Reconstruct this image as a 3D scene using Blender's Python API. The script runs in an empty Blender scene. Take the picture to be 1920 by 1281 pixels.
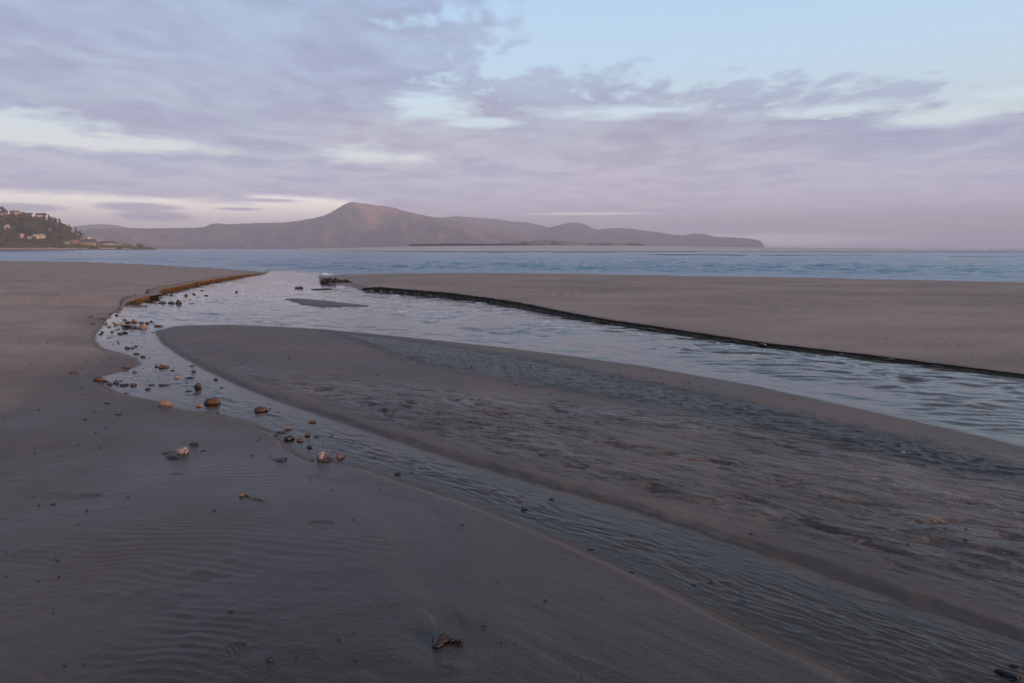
import bpy, bmesh, math, random
import numpy as np
from mathutils import Vector, Matrix, noise as mnoise

random.seed(7)
R = math.radians
scene = bpy.context.scene
C = scene.collection

# ------------------------------------------------------------------ camera
CAM_H = 1.6
FPX = 1280.0                       # focal length in pixels of the 1920 px wide photograph (24 mm)
PITCH = math.atan((640.5 - 466.0) / FPX)
cam_d = bpy.data.cameras.new('camera')
cam_d.lens = 24.0
cam_d.sensor_width = 36.0
cam_d.clip_start = 0.05
cam_d.clip_end = 60000.0
cam = bpy.data.objects.new('camera', cam_d)
C.objects.link(cam)
cam.location = (0, 0, CAM_H)
cam.rotation_euler = (R(90) - PITCH, 0, 0)
scene.camera = cam

SUN_AZ, SUN_EL = R(118), R(6.5)     # clockwise from the view direction: over the sea to the right, a bit behind

# ------------------------------------------------------------------ node helper
class NT:
    """tiny expression builder over a node tree"""
    def __init__(s, tree):
        s.t = tree; s.n = tree.nodes; s.l = tree.links
    def node(s, typ, **kw):
        nd = s.n.new(typ)
        for k, v in kw.items():
            setattr(nd, k, v)
        return nd
    def put(s, sock, v):
        if v is None: return
        if isinstance(v, bpy.types.NodeSocket): s.l.new(v, sock)
        else:
            if sock.type == 'RGBA' and not isinstance(v, (int, float)) and len(v) == 3: v = (*v, 1)
            sock.default_value = v
    def m(s, op, a, b=None, c=None, clamp=False):
        nd = s.node('ShaderNodeMath', operation=op, use_clamp=clamp)
        for i, v in enumerate((a, b, c)):
            s.put(nd.inputs[i], v)
        return nd.outputs[0]
    def add(s, *a):
        r = a[0]
        for b in a[1:]: r = s.m('ADD', r, b)
        return r
    def mul(s, *a):
        r = a[0]
        for b in a[1:]: r = s.m('MULTIPLY', r, b)
        return r
    def ss(s, v, lo, hi, a=0.0, b=1.0, mode='SMOOTHSTEP'):
        nd = s.node('ShaderNodeMapRange', interpolation_type=mode)
        s.put(nd.inputs[0], v)
        for i, q in enumerate((lo, hi, a, b)): s.put(nd.inputs[1 + i], q)
        return nd.outputs[0]
    def mix(s, f, a, b, mode='MIX'):
        nd = s.node('ShaderNodeMix', data_type='RGBA', blend_type=mode)
        s.put(nd.inputs[0], f); s.put(nd.inputs[6], a); s.put(nd.inputs[7], b)
        return nd.outputs[2]
    def xyz(s, x, y, z):
        nd = s.node('ShaderNodeCombineXYZ')
        for i, v in enumerate((x, y, z)): s.put(nd.inputs[i], v)
        return nd.outputs[0]
    def sep(s, v):
        nd = s.node('ShaderNodeSeparateXYZ'); s.put(nd.inputs[0], v)
        return nd.outputs
    def vscale(s, v, sc):
        nd = s.node('ShaderNodeVectorMath', operation='MULTIPLY'); s.put(nd.inputs[0], v); s.put(nd.inputs[1], sc)
        return nd.outputs[0]
    def noise(s, v, scale=1.0, detail=3.0, rough=0.5, dist=0.0, lac=2.0):
        nd = s.node('ShaderNodeTexNoise'); s.put(nd.inputs['Vector'], v)
        for k, q in (('Scale', scale), ('Detail', detail), ('Roughness', rough), ('Distortion', dist), ('Lacunarity', lac)):
            s.put(nd.inputs[k], q)
        return nd.outputs[0]
    def ramp(s, f, stops, interp='LINEAR'):
        nd = s.node('ShaderNodeValToRGB'); cr = nd.color_ramp; cr.interpolation = interp
        while len(cr.elements) < len(stops): cr.elements.new(0.5)
        for e, (p, c) in zip(cr.elements, stops):
            e.position = p; e.color = (*c, 1)
        s.put(nd.inputs[0], f)
        return nd.outputs[0]
    def attr(s, name):
        nd = s.node('ShaderNodeAttribute', attribute_name=name)
        return nd.outputs['Fac']
    def bump(s, h, strength=1.0, dist=0.01, normal=None):
        nd = s.node('ShaderNodeBump'); s.put(nd.inputs['Height'], h)
        s.put(nd.inputs['Strength'], strength); s.put(nd.inputs['Distance'], dist)
        if normal is not None: s.put(nd.inputs['Normal'], normal)
        return nd.outputs[0]
    def bsdf(s, **kw):
        nd = s.node('ShaderNodeBsdfPrincipled')
        for k, v in kw.items(): s.put(nd.inputs[k.replace('_', ' ')], v)
        return nd.outputs[0]

def material(name):
    m = bpy.data.materials.new(name); m.use_nodes = True
    m.node_tree.nodes.clear()
    t = NT(m.node_tree)
    out = t.node('ShaderNodeOutputMaterial')
    return m, t, out
def lin(c):
    return tuple(((v / 255.0 / 12.92) if v / 255.0 <= 0.04045 else ((v / 255.0 + 0.055) / 1.055) ** 2.4) for v in c)

# ------------------------------------------------------------------ pixel <-> world (only used to measure the place)
CP, SP = math.cos(PITCH), math.sin(PITCH)
def ray(u, v):
    X = (u - 960.0) / FPX; Y = (640.5 - v) / FPX
    return (X, CP + Y * SP, Y * CP - SP)
def ground(u, v, z=0.0):
    d = ray(u, v); t = (z - CAM_H) / d[2]
    return (d[0] * t, d[1] * t)
def azel(u, v):
    d = ray(u, v)
    return math.atan2(d[0], d[1]), math.atan2(d[2], math.hypot(d[0], d[1]))
def G(pts): return [ground(*p) for p in pts]

# ------------------------------------------------------------------ world: evening sky with a lavender cloud deck
w = bpy.data.worlds.new('World'); scene.world = w; w.use_nodes = True
w.node_tree.nodes.clear()
w.cycles.sampling_method = 'MANUAL'; w.cycles.sample_map_resolution = 256
t = NT(w.node_tree)
wout = t.node('ShaderNodeOutputWorld'); bg = t.node('ShaderNodeBackground')
D = t.node('ShaderNodeTexCoord').outputs['Generated']
dx, dy, dz = t.sep(D)
el = t.mul(t.m('ARCSINE', dz), 180 / math.pi)
az = t.mul(t.m('ARCTAN2', dx, dy), 180 / math.pi)
dzc = t.add(t.m('MAXIMUM', dz, 0.0), 0.035)
px = t.m('DIVIDE', dx, dzc); py = t.m('DIVIDE', dy, dzc)
P = t.xyz(px, py, 0)
n_big = t.noise(t.vscale(P, (0.7, 0.6, 1)), 0.55, 5, 0.62, 0.35)
n_mid = t.noise(t.vscale(P, (0.8, 0.62, 1)), 2.0, 4, 0.6, 0.4)
n_fine = t.noise(t.vscale(P, (1.0, 0.5, 1)), 6.5, 3, 0.6, 0.0)
n_az = t.noise(t.xyz(t.mul(az, 0.10), t.mul(el, 0.5), 0), 1.0, 3, 0.6, 0.3)
n_az2 = t.noise(t.xyz(t.mul(az, 0.35), t.mul(el, 1.6), 3.0), 1.0, 4, 0.62, 0.4)
wob = t.add(t.mul(t.add(n_az, -0.5), 1.7), t.mul(t.add(n_az2, -0.5), 1.8))
AE_ = t.xyz(az, el, 0)
def blob(u, v, ru, rv, soft=1.0, wobk=1.0):
    a, e = azel(u, v); a = math.degrees(a); e = math.degrees(e)
    ra = max(abs(math.degrees(azel(u + ru, v)[0]) - a), 0.3); re_ = max(math.degrees(rv / FPX), 0.1)
    nd = t.node('ShaderNodeVectorMath', operation='MULTIPLY_ADD'); t.put(nd.inputs[0], AE_)
    nd.inputs[1].default_value = (1 / ra, 1 / re_, 0); nd.inputs[2].default_value = (-a / ra, -e / re_, 0)
    ln = t.node('ShaderNodeVectorMath', operation='LENGTH'); t.l.new(nd.outputs[0], ln.inputs[0])
    q = t.m('MULTIPLY_ADD', wob, wobk, ln.outputs['Value'])
    return t.ss(q, 1.0 + 0.55 * soft, 1.0 - 0.55 * soft, mode='LINEAR')
def union(bl):
    r = bl[0]
    for b in bl[1:]: r = t.m('MAXIMUM', r, b)
    return r
fade = t.ss(el, 0.5, 9.0, 0.12, 1.0)      # far clouds merge into an even sheet
# the deck lies ahead and to the left; clear blue above and to the right
deck = t.m('SMOOTH_MAX', t.mul(t.add(py, -3.7), 0.9), t.mul(t.add(t.mul(px, -1), -0.05), 1.3), 0.4)
cover = t.add(t.m('MINIMUM', deck, 1.05), t.mul(t.add(n_big, -0.5), t.add(t.mul(fade, .6), .4), 2.6), t.mul(t.add(n_mid, -0.5), fade, 2.4), t.mul(t.add(n_fine, -0.5), fade, 1.6))
dens = t.ss(cover, -0.15, 0.38)
gaps = union([blob(40, 240, 150, 24, .8, 1.2), blob(215, 268, 190, 11, .9, 1.3), blob(800, 202, 62, 26, .8, 1.3), blob(905, 232, 70, 8, 1, 1.3),
              blob(700, 292, 95, 12, 1.1, 1.5), blob(1765, 219, 135, 14, .7, .75), blob(1560, 206, 150, 10, 1.0, 1.0), blob(1900, 176, 80, 8, 1, .9),
              blob(1180, 208, 130, 10, 1.1, 1.5)])
low = union([blob(150, 396, 560, 27, .35, .35), blob(560, 384, 120, 14, .6, .5)])
strk = union([blob(1430, 449, 230, 9, .9, .5), blob(1100, 401, 110, 2.2, .9, .3)])
bars = union([blob(258, 388, 80, 7, .5, .45), blob(285, 405, 62, 8, .6, .45), blob(30, 389, 90, 6, .6, .4), blob(270, 397, 40, 3, .6, .4), blob(450, 392, 40, 2.5, .8, .4), blob(500, 376, 60, 3, .9, .5)])
low_c = t.mul(low, t.add(1.0, t.mul(bars, -0.9)))
opn = union([t.mul(gaps, 0.92), low_c, t.mul(strk, 0.75)])
dens = t.mul(dens, t.add(1.0, t.mul(opn, -1.0)))
clear = t.ramp(t.m('DIVIDE', el, 90.0, clamp=True), [
    (0.0, lin((206, 190, 196))), (0.028, lin((214, 203, 204))), (0.062, lin((222, 219, 217))), (0.10, lin((208, 226, 234))), (0.16, lin((192, 222, 245))),
    (0.24, lin((172, 210, 243))), (0.40, lin((132, 158, 194))), (1.0, lin((100, 120, 154)))])
c_low = t.ramp(t.m('DIVIDE', el, 40.0, clamp=True), [
    (0.0, lin((172, 174, 200))), (0.07, lin((168, 171, 202))), (0.2, lin((156, 165, 199))), (0.4, lin((157, 170, 203))), (0.75, lin((132, 146, 186))), (1.0, lin((118, 130, 168)))])
pink = union([t.mul(blob(800, 265, 230, 55, 1.2, .8), .9), t.mul(blob(1180, 300, 260, 75, 1.3, .8), .9), t.mul(blob(1700, 420, 420, 40, 1.4, .5), .2), t.mul(blob(250, 170, 420, 60, 1.5, .8), .25)])
cl = t.mix(t.mul(pink, 0.50), c_low, lin((194, 178, 194)))
tex = t.add(t.mul(t.add(n_mid, -0.5), fade, 1.0), t.mul(t.add(n_fine, -0.5), fade, 0.7), t.mul(t.add(n_az2, -0.5), 0.5))
shade = t.add(1.0, t.mul(tex, 0.55))
cl = t.mix(1.0, cl, t.xyz(shade, shade, t.add(1.0, t.mul(tex, 0.42))), 'MULTIPLY')
thin = t.ss(t.add(n_mid, t.mul(t.add(n_big, -0.5), .8)), 0.62, 0.36, 0.72, 1.0)      # thin spots let the blue through
col = t.mix(t.mul(dens, thin), clear, cl)
hz_ = t.ss(el, 10.0, 0.0)                       # the air brightens towards the horizon all round
col = t.mix(1.0, col, t.xyz(t.add(1.0, t.mul(hz_, .52)), t.add(1.0, t.mul(hz_, .56)), t.add(1.0, t.mul(hz_, .64))), 'MULTIPLY')
sky = t.node('ShaderNodeTexSky', sky_type='NISHITA')
sky.sun_disc = False; sky.sun_elevation = SUN_EL; sky.sun_rotation = SUN_AZ
sky.air_density = 1.0; sky.dust_density = 1.5
skyc = t.vscale(sky.outputs[0], (0.03, 0.03, 0.03))
glow = t.add(1.0, t.mul(low_c, 0.8), t.mul(strk, .6), t.mul(gaps, .12))      # the clear slot under the deck is lit from beyond
col = t.mix(1.0, t.vscale(col, t.xyz(t.mul(glow, .93), t.mul(glow, .93), t.mul(t.add(t.mul(glow, .75), .25), .93))), skyc, 'ADD')
t.put(bg.inputs['Color'], col); bg.inputs['Strength'].default_value = 1.0
t.l.new(bg.outputs[0], wout.inputs[0])

# ------------------------------------------------------------------ sun (soft, last warm light)
sd = bpy.data.lights.new('sun', 'SUN'); sd.energy = 5.0; sd.angle = R(2.5); sd.color = (1.0, 0.55, 0.30)
sun = bpy.data.objects.new('sun', sd); C.objects.link(sun)
sdir = Vector((math.sin(SUN_AZ) * math.cos(SUN_EL), math.cos(SUN_AZ) * math.cos(SUN_EL), math.sin(SUN_EL)))
sun.rotation_euler = (-sdir).to_track_quat('-Z', 'Y').to_euler()
sun.location = sdir * 50

vs = scene.view_settings
vs.view_transform = 'Standard'; vs.look = 'None'; vs.exposure = 0.15; vs.gamma = 1.0; vs.use_curve_mapping = False
scene.cycles.max_bounces = 4; scene.cycles.diffuse_bounces = 2; scene.cycles.glossy_bounces = 2; scene.cycles.transparent_max_bounces = 8; scene.cycles.volume_bounces = 0
scene.cycles.use_denoising = True
scene.cycles.use_adaptive_sampling = True; scene.cycles.adaptive_threshold = 0.012

# ------------------------------------------------------------------ object helpers
def tag(o, label=None, cat=None, group=None, kind=None):
    for k, v in (('label', label), ('category', cat), ('group', group), ('kind', kind)):
        if v: o[k] = v
    return o
def link(name, me, mat=None, parent=None):
    o = bpy.data.objects.new(name, me); C.objects.link(o)
    if mat is not None and me is not None and not me.materials: me.materials.append(mat)
    if parent is not None: o.parent = parent
    return o
def empty(name, loc, rz=0.0):
    o = bpy.data.objects.new(name, None); C.objects.link(o); o.location = loc; o.rotation_euler = (0, 0, rz)
    o.empty_display_size = 0.1
    return o
def mesh_np(name, V, F, smooth=True, attrs=None):
    me = bpy.data.meshes.new(name)
    V = np.ascontiguousarray(V, np.float32); F = np.ascontiguousarray(F, np.int32)
    k = F.shape[1]
    me.vertices.add(len(V)); me.vertices.foreach_set('co', V.ravel())
    me.loops.add(F.size); me.loops.foreach_set('vertex_index', F.ravel())
    me.polygons.add(len(F)); me.polygons.foreach_set('loop_start', np.arange(0, F.size, k, dtype=np.int32))
    me.polygons.foreach_set('loop_total', np.full(len(F), k, np.int32))
    if smooth: me.polygons.foreach_set('use_smooth', np.ones(len(F), bool))
    for an, av in (attrs or {}).items():
        a = me.attributes.new(an, 'FLOAT', 'POINT'); a.data.foreach_set('value', np.ascontiguousarray(av, np.float32))
    me.update(calc_edges=True); me.validate()
    return me
def mesh_py(name, V, F, smooth=False):
    me = bpy.data.meshes.new(name); me.from_pydata(V, [], F)
    if smooth: me.polygons.foreach_set('use_smooth', [True] * len(me.polygons))
    me.update()
    return me
def box_data(x0, x1, y0, y1, z0, z1):
    V = [(x0, y0, z0), (x1, y0, z0), (x1, y1, z0), (x0, y1, z0), (x0, y0, z1), (x1, y0, z1), (x1, y1, z1), (x0, y1, z1)]
    F = [(0, 3, 2, 1), (4, 5, 6, 7), (0, 1, 5, 4), (1, 2, 6, 5), (2, 3, 7, 6), (3, 0, 4, 7)]
    return V, F

# numpy gradient noise
_rng = np.random.RandomState(11)
_perm = np.tile(_rng.permutation(256), 3)
_ga = _rng.rand(256) * 2 * np.pi
_gx, _gy = np.cos(_ga).astype(np.float32), np.sin(_ga).astype(np.float32)
def pn(x, y, seed=0):
    x = np.asarray(x) + float((seed * 37.13) % 256); y = np.asarray(y) + float((seed * 11.71) % 256)
    xi = np.floor(x).astype(int); yi = np.floor(y).astype(int)
    fx = x - xi; fy = y - yi
    xi &= 255; yi &= 255
    u = fx * fx * fx * (fx * (fx * 6 - 15) + 10); v = fy * fy * fy * (fy * (fy * 6 - 15) + 10)
    def g(ix, iy, dx_, dy_):
        h = _perm[_perm[ix & 255] + (iy & 255)]
        return _gx[h] * dx_ + _gy[h] * dy_
    a = g(xi, yi, fx, fy); b = g(xi + 1, yi, fx - 1, fy); c = g(xi, yi + 1, fx, fy - 1); d = g(xi + 1, yi + 1, fx - 1, fy - 1)
    return 1.5 * ((a * (1 - u) + b * u) * (1 - v) + (c * (1 - u) + d * u) * v)
def fbm(x, y, oct=4, seed=0, gain=0.5):
    r = 0; a = 1.0; f = 1.0
    for i in range(oct):
        r = r + a * pn(x * f, y * f, seed + i * 3); a *= gain; f *= 2.03
    return r
def sst(v, lo, hi):
    q = np.clip((v - lo) / (hi - lo), 0, 1); return q * q * (3 - 2 * q)
def sdf(poly, x, y):
    """signed distance to polygon, positive inside"""
    p = np.asarray(poly, float).tolist(); n = len(p)
    d2 = np.full(x.shape, 1e18, x.dtype); ins = np.zeros(x.shape, bool)
    for i in range(n):
        ax, ay = p[i]; bx, by = p[(i + 1) % n]
        ex, ey = bx - ax, by - ay
        wx, wy = x - ax, y - ay
        tt = np.clip((wx * ex + wy * ey) / (ex * ex + ey * ey + 1e-12), 0, 1)
        qx = wx - tt * ex; qy = wy - tt * ey
        np.minimum(d2, qx * qx + qy * qy, out=d2)
        if ay != by:
            c = ((ay > y) != (by > y)) & (x < ex * (y - ay) / (by - ay) + ax)
            ins ^= c
    d = np.sqrt(d2)
    return np.where(ins, d, -d)
def smooth_poly(pts, step=0.25):
    """Catmull-Rom resample of an open polyline"""
    p = [np.array(q, float) for q in pts]; p = [2 * p[0] - p[1]] + p + [2 * p[-1] - p[-2]]
    out = []
    for i in range(1, len(p) - 2):
        a, b, c, d = p[i - 1:i + 3]
        n = max(1, int(np.linalg.norm(c - b) / step))
        for k in range(n):
            s = k / n
            out.append(0.5 * (2 * b + (c - a) * s + (2 * a - 5 * b + 4 * c - d) * s * s + (3 * b - a - 3 * c + d) * s ** 3))
    out.append(p[-2])
    return np.array(out)

# ------------------------------------------------------------------ measured outlines of the beach
LB_px = [(500, 512), (475, 516), (430, 522), (390, 529), (362, 534), (325, 542), (282, 552), (281, 560), (250, 566), (230, 571), (224, 582)]
RB_px = [(600, 531), (655, 535), (680, 545), (730, 548), (780, 552), (840, 557), (905, 565), (955, 572), (1010, 582), (1080, 596), (1160, 609),
         (1250, 622), (1350, 637), (1440, 650), (1520, 659), (1600, 668), (1690, 679), (1790, 691), (1915, 707)]
RILL_L_px = [(205, 592), (194, 604), (186, 617), (177, 627), (177, 640), (186, 651), (205, 658), (230, 664), (254, 673), (262, 684), (240, 693), (205, 702),
             (174, 710), (192, 722), (216, 736), (252, 746), (292, 754), (330, 768), (400, 776), (468, 792), (515, 815), (545, 846), (572, 866), (640, 869),
             (700, 886), (760, 906), (850, 935), (950, 975), (1060, 1020), (1160, 1065), (1260, 1115), (1400, 1185), (1500, 1232), (1600, 1281)]
M_up_px = [(292, 622), (330, 612), (430, 610), (520, 613), (600, 618), (690, 626), (760, 633), (900, 648), (1050, 666), (1200, 687), (1400, 722), (1600, 766), (1800, 811), (1920, 841)]
M_lo_px = [(1920, 1205), (1700, 1132), (1550, 1082), (1400, 1028), (1300, 992), (1150, 947), (1000, 906), (900, 876), (800, 846), (700, 811), (610, 781), (520, 751), (450, 723),
           (390, 695), (340, 668), (305, 643)]
SH_L_px = [(0, 489), (150, 491), (300, 497), (400, 503), (470, 508.5), (500, 511)]
SH_R_px = [(600, 518), (640, 514), (760, 512), (960, 512), (1200, 515), (1440, 519.5), (1680, 524), (1920, 528.5)]

LB = G(LB_px); RB = G(RB_px) + [(8.6, 5.6), (12, 0), (16, -8)]
RILL_L = G(RILL_L_px) + [(1.75, 1.55), (3.2, 0.2), (7, -6)]
OUT = [ground(525, 499)] + LB + RILL_L + [(9, -12), (18, -12)] + RB[::-1] + [ground(600, 524), ground(598, 516), ground(606, 499)]
M_up = G(M_up_px) + [(6.3, 2.3), (9.5, -3), (12, -9)]
MID = M_up + [(9.5, -9), (7, -4.5), (4.4, 0.3)] + G(M_lo_px)
LAND = [(-330, 300), (-160, 168)] + G(SH_L_px) + G([(520, 511.5), (560, 514), (590, 517)]) + G(SH_R_px) + [(45, 22), (75, -5), (130, -110), (200, -420), (-420, -420)]
STRIPE = G([(585, 619), (700, 632), (800, 645), (950, 668), (1100, 697), (1250, 728), (1400, 760), (1600, 803), (1800, 850), (1920, 880)]) + [(4.9, 3.6), (6.5, 1.2), (5.5, 0.6)] + \
    G([(1920, 925), (1800, 905), (1600, 858), (1400, 812), (1250, 777), (1100, 750), (950, 722), (800, 693), (700, 660), (640, 636)])
PUDDLE = G([(560, 895), (640, 900), (720, 915), (800, 935), (862, 985), (880, 1040), (868, 1100), (850, 1150), (860, 1230), (835, 1262), (812, 1225), (820, 1190), (775, 1130), (735, 1060), (720, 990), (640, 935)])
ISLE = G([(530, 561), (560, 560), (610, 564), (660, 570), (700, 574), (650, 577), (600, 577), (565, 571)])
EZONE = RB + [(200, -300), (200, 300), ground(600, 500)]

# ------------------------------------------------------------------ polar grid: fine where the camera looks, coarse elsewhere
def v_to_r(v):
    return CAM_H / math.tan(PITCH + math.atan((v - 640.5) / FPX))
def polar(az_list, r_list):
    A, Rr = np.meshgrid(np.asarray(az_list), np.asarray(r_list))
    return Rr * np.sin(A), Rr * np.cos(A)
def grid_faces(nr, nc, wrap=False):
    i = np.arange(nr - 1)[:, None]; j = np.arange(nc if wrap else nc - 1)[None, :]
    j2 = (j + 1) % nc
    a = i * nc + j; b = i * nc + j2; c = (i + 1) * nc + j2; d = (i + 1) * nc + j
    return np.stack([a, b, c, d], -1).reshape(-1, 4)

def flow_coords(x, y, ang):
    c, s = math.cos(ang), math.sin(ang)
    return x * c + y * s, -x * s + y * c           # along, across

PRINTS = [(165, 944, 50, 13, 0.05), (600, 991, 52, 15, -0.05), (440, 1240, 46, 22, 0.5), (330, 898, 22, 6, 0), (204, 833, 26, 5, 0), (205, 800, 22, 6, 0.2), (10, 905, 26, 6, 0), (130, 776, 26, 6, 0.1)]

def sand(x, y, detail=True):
    sh = x.shape
    x = x.ravel().astype(np.float32); y = y.ravel().astype(np.float32)
    wob1 = 0.05 * fbm(x * 1.3, y * 1.3, 3, 2) + 0.03 * fbm(x * 5, y * 5, 2, 5)
    inE = sdf(EZONE, x, y) > -0.12
    dO = sdf(OUT, x, y) + wob1 * sst(np.hypot(x, y), 1, 9) * np.where(inE, 0.1, 1 - .85 * sst(y, 17, 19))
    dM = sdf(MID, x, y) + wob1 * 0.8
    dL = sdf(LAND, x, y) + 0.6 * fbm(x * 0.08, y * 0.08, 3, 9) * sst(np.hypot(x, y), 12, 30)
    inO = dO > 0
    r = np.hypot(x, y)
    wet = np.full(x.shape, 0.5)
    # left beach
    d = np.maximum(-dO, 0)
    step = 0.16 * sst(y, 19.3, 20.8) * (1 - sst(y, 34, 46) * 0.75) * sst(d, 0.06, 0.13)
    zL = 0.012 * sst(d, 0, 0.06) + 0.035 * sst(d, 0.1, 1.6) + 0.10 * sst(d, 1.0, 14) + step
    zL += (0.02 * fbm(x * .35, y * .35, 3, 21) + 0.006 * fbm(x * 1.7, y * 1.7, 3, 25)) * sst(d, 0.1, 2)
    # right sand bar behind its cut bank
    zE = (0.030 + 0.0072 * np.clip(y - 8.5, 0, 16)) * (1 - 0.85 * sst(x * -1, 5.6, 7.4)) * sst(d, 0.06, 0.13) + 0.03 * sst(d, .2, 5) + 0.02 * fbm(x * .2, y * .2, 3, 31) * sst(d, 0.2, 3)
    # middle bar
    m = np.maximum(dM, 0)
    zM = 0.024 * sst(m, 0, 0.09) + 0.022 * sst(m, 0.05, 0.9) + 0.006 * fbm(x * .8, y * .8, 3, 41) * sst(m, 0.1, 0.7)
    isM = dM > 0
    isE = (~inO) & inE
    isL = (~inO) & (~inE)
    z = np.where(isM, zM, np.where(isE, zE, np.where(isL, zL, -0.05)))
    # beds
    bed = inO & (~isM)
    deep = sst(y, 5.0, 7.0)
    edge = np.minimum(np.maximum(dO, 0), np.maximum(-dM, 0))
    a, c = flow_coords(x, y, R(-42))
    wv = 0.35 * fbm(x * 0.9, y * 0.9, 2, 61)
    ridg = 1 - np.abs(fbm(a * 1.1 + 2 * wv, (c + 0.25 * wv) * 6.0, 3, 51)) * 2.0
    ridg2 = 1 - np.abs(fbm(a * 2.6 + wv, (c + 0.3 * wv) * 11.0, 2, 57)) * 2.0
    rillside = sst(-(x + 0.1) * 0 + (9.5 - y), 0, 2)        # shallow part near the viewer
    braid = (0.010 * np.clip(ridg, -1, 1) + 0.0045 * np.clip(ridg2, -1, 1)) * (0.45 + 0.9 * sst(fbm(a * .5, c * 1.6, 2, 66), -0.15, 0.35))
    zb = -0.045 * sst(edge, 0, 0.5) * (1 - rillside) + rillside * (-0.010 * sst(edge, 0, 0.10) - 0.008 * sst(edge, .1, .5) + .6 * braid * sst(edge, 0.0, 0.08))
    z = np.where(bed, zb - 0.002, z)
    dI = sdf(ISLE, x, y) + wob1
    isI = dI > 0
    z = np.where(isI, 0.02 * sst(dI, 0, .06) + .02 * sst(dI, 0, 0.5), z)
    # shore
    zsh = np.where(dL > 0, 0.02 + dL * 0.022, -0.02 + dL * 0.2)
    z = np.minimum(z, np.maximum(zsh, -1.5) - 0.02)
    # ---------------- relief
    if detail:
        near = 1 - sst(r, 9, 18)
        z0_ = z.copy()
        # current ripples on the near left sand
        ph = y * 1.0 + 0.10 * x + 0.10 * fbm(x * 1.1, y * 1.1, 2, 71) + 0.035 * pn(x * 3.1, y * 3.1, 74)
        lam = 0.062
        s1 = np.sin(2 * np.pi * ph / lam)
        s1 = np.where(s1 > 0, s1, 0.6 * s1)
        rm = sst(fbm(x * 0.9, y * 0.9, 2, 77) + 0.25, 0.0, 0.55)
        zone1 = np.exp(-(((x + 0.75) / 0.75) ** 2 + ((y - 2.75) / 0.75) ** 2)) + 0.8 * np.exp(-(((x + 2.1) / 0.8) ** 2 + ((y - 3.7) / 1.0) ** 2)) + 0.35 * np.exp(-(((x + 2.2) / 1.6) ** 2 + ((y - 5.6) / 1.8) ** 2)) + .9 * np.exp(-(((x + 0.55) / 0.35) ** 2 + ((y - 3.2) / .6) ** 2))
        inp = sdf(PUDDLE, x, y) + 0.05 * fbm(x * 4, y * 4, 2, 81)
        notp = 1 - sst(inp, -0.05, 0.05)
        sandL = isL * sst(d, 0.15, 0.5)
        offspit = 1 - sst(x - 0.10 * (y - 2.5), -0.42, -0.18) * (y < 4.4)
        z = z + 0.0019 * s1 * rm * np.clip(zone1, 0, 1) * sandL * notp * offspit
        # soft hummocks catching the low light, left beach
        hx, hy = x * 2.2, y * 2.2
        z = z + isL * sst(d, 0.3, 2) * (0.0028 * fbm(x * 2.4, y * 4.2, 3, 91) + 0.0012 * fbm(x * 9, y * 14, 2, 95) * near + .009 * np.clip(fbm(x * 5.2, y * 4.6, 2, 93) - .36, 0, 1))
        far_h = sst(r, 5, 10)
        z = z + isL * far_h * sst(d, 0.5, 2) * (0.030 * np.clip(fbm(x * 1.1, y * 0.8, 3, 97) - .05, 0, 1) + .050 * np.clip(fbm(x * 3.0, y * 1.9, 2, 98) - .14, 0, 1) * sst(fbm(x * .35, y * .35, 2, 96), -.3, .2))
        # puddle hollow
        z = z - 0.006 * sst(inp, -0.06, 0.12) * isL - 0.012 * sst(inp, 0.0, 0.03) * isL * (1 - sst(y, 2.45, 2.9))
        # raised crumbly lip beside the puddle
        lip = np.exp(-((inp + 0.03) / 0.03) ** 2) * (1 - sst(y, 2.35, 2.75)) * (x < -0.15)
        z = z + lip * isL * (0.006 + 0.006 * fbm(x * 14, y * 14, 2, 99))
        # low streaks running down the spit on the right of the puddle
        spit = isL * sst(x - 0.15 * (y - 3), -0.25, 0.2) * (1 - sst(y, 4.2, 5.2))
        z = z + spit * 0.0022 * (1 - np.abs(fbm(a * 0.9, c * 4.5, 3, 101)) * 2)
        # chains of scour marks on the middle bar
        am, cm = flow_coords(x, y, R(-47))
        st = sdf(STRIPE, x, y) + 0.06 * fbm(x * 2, y * 2, 2, 111)
        ins = sst(st + .12 * fbm(x * 5, y * 5, 2, 133), -0.22, 0.30)
        wm = fbm(x * .7, y * .7, 2, 113)
        ap, cp_ = flow_coords(x, y, R(-22))
        pit = fbm(ap * 3.0 + .5 * wm, (cp_ + 0.2 * wm) * 10.0, 3, 115)
        chain = 0.25 + .75 * sst(fbm(am * 0.35, (cm + .15 * wm) * 2.6, 2, 119), -0.25, 0.15)
        below = sst(fbm(am * .2, cm * .9, 2, 123) + 0.9 * sst(-st, 0.1, 0.4) * 1.0, 0.25, 0.6)
        strk2 = fbm(am * 0.8, (cm + .1 * wm) * 14, 3, 127)
        pits = -np.clip(pit - 0.12, 0, 1) * 0.035 + np.clip(-pit - 0.25, 0, 1) * 0.014
        lowr = (sdf(MID, x, y) > 0) & (st < 0)
        onlow = sst(-(y - (6.6 - 0.55 * (x - 0.2) * 0.9)), -0.9, 0.2)
        mk = isM * (1 - ins) * sst(m, 0.08, 0.4)
        tails = 1 - np.abs(fbm(am * 0.9 + wm, (cm + .22 * wm) * 6.5, 3, 129)) * 2
        z = z + mk * onlow * (pits * chain * (.35 + .65 * below) * .95 + 0.0034 * strk2 + 0.0056 * tails * (0.35 + 0.65 * chain))
        pit2 = fbm(ap * 3.6 + .6 * wm, cp_ * 13.0, 3, 131)
        z = z + isM * ins * sst(m, 0.1, 0.3) * (0.021 * np.clip(np.abs(pit2), 0, .7) - 0.008)
        # wind ripples on the far sand bar
        phE = (x * 0.55 + y * 0.84) + 0.35 * fbm(x * .35, y * .35, 2, 141)
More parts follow.
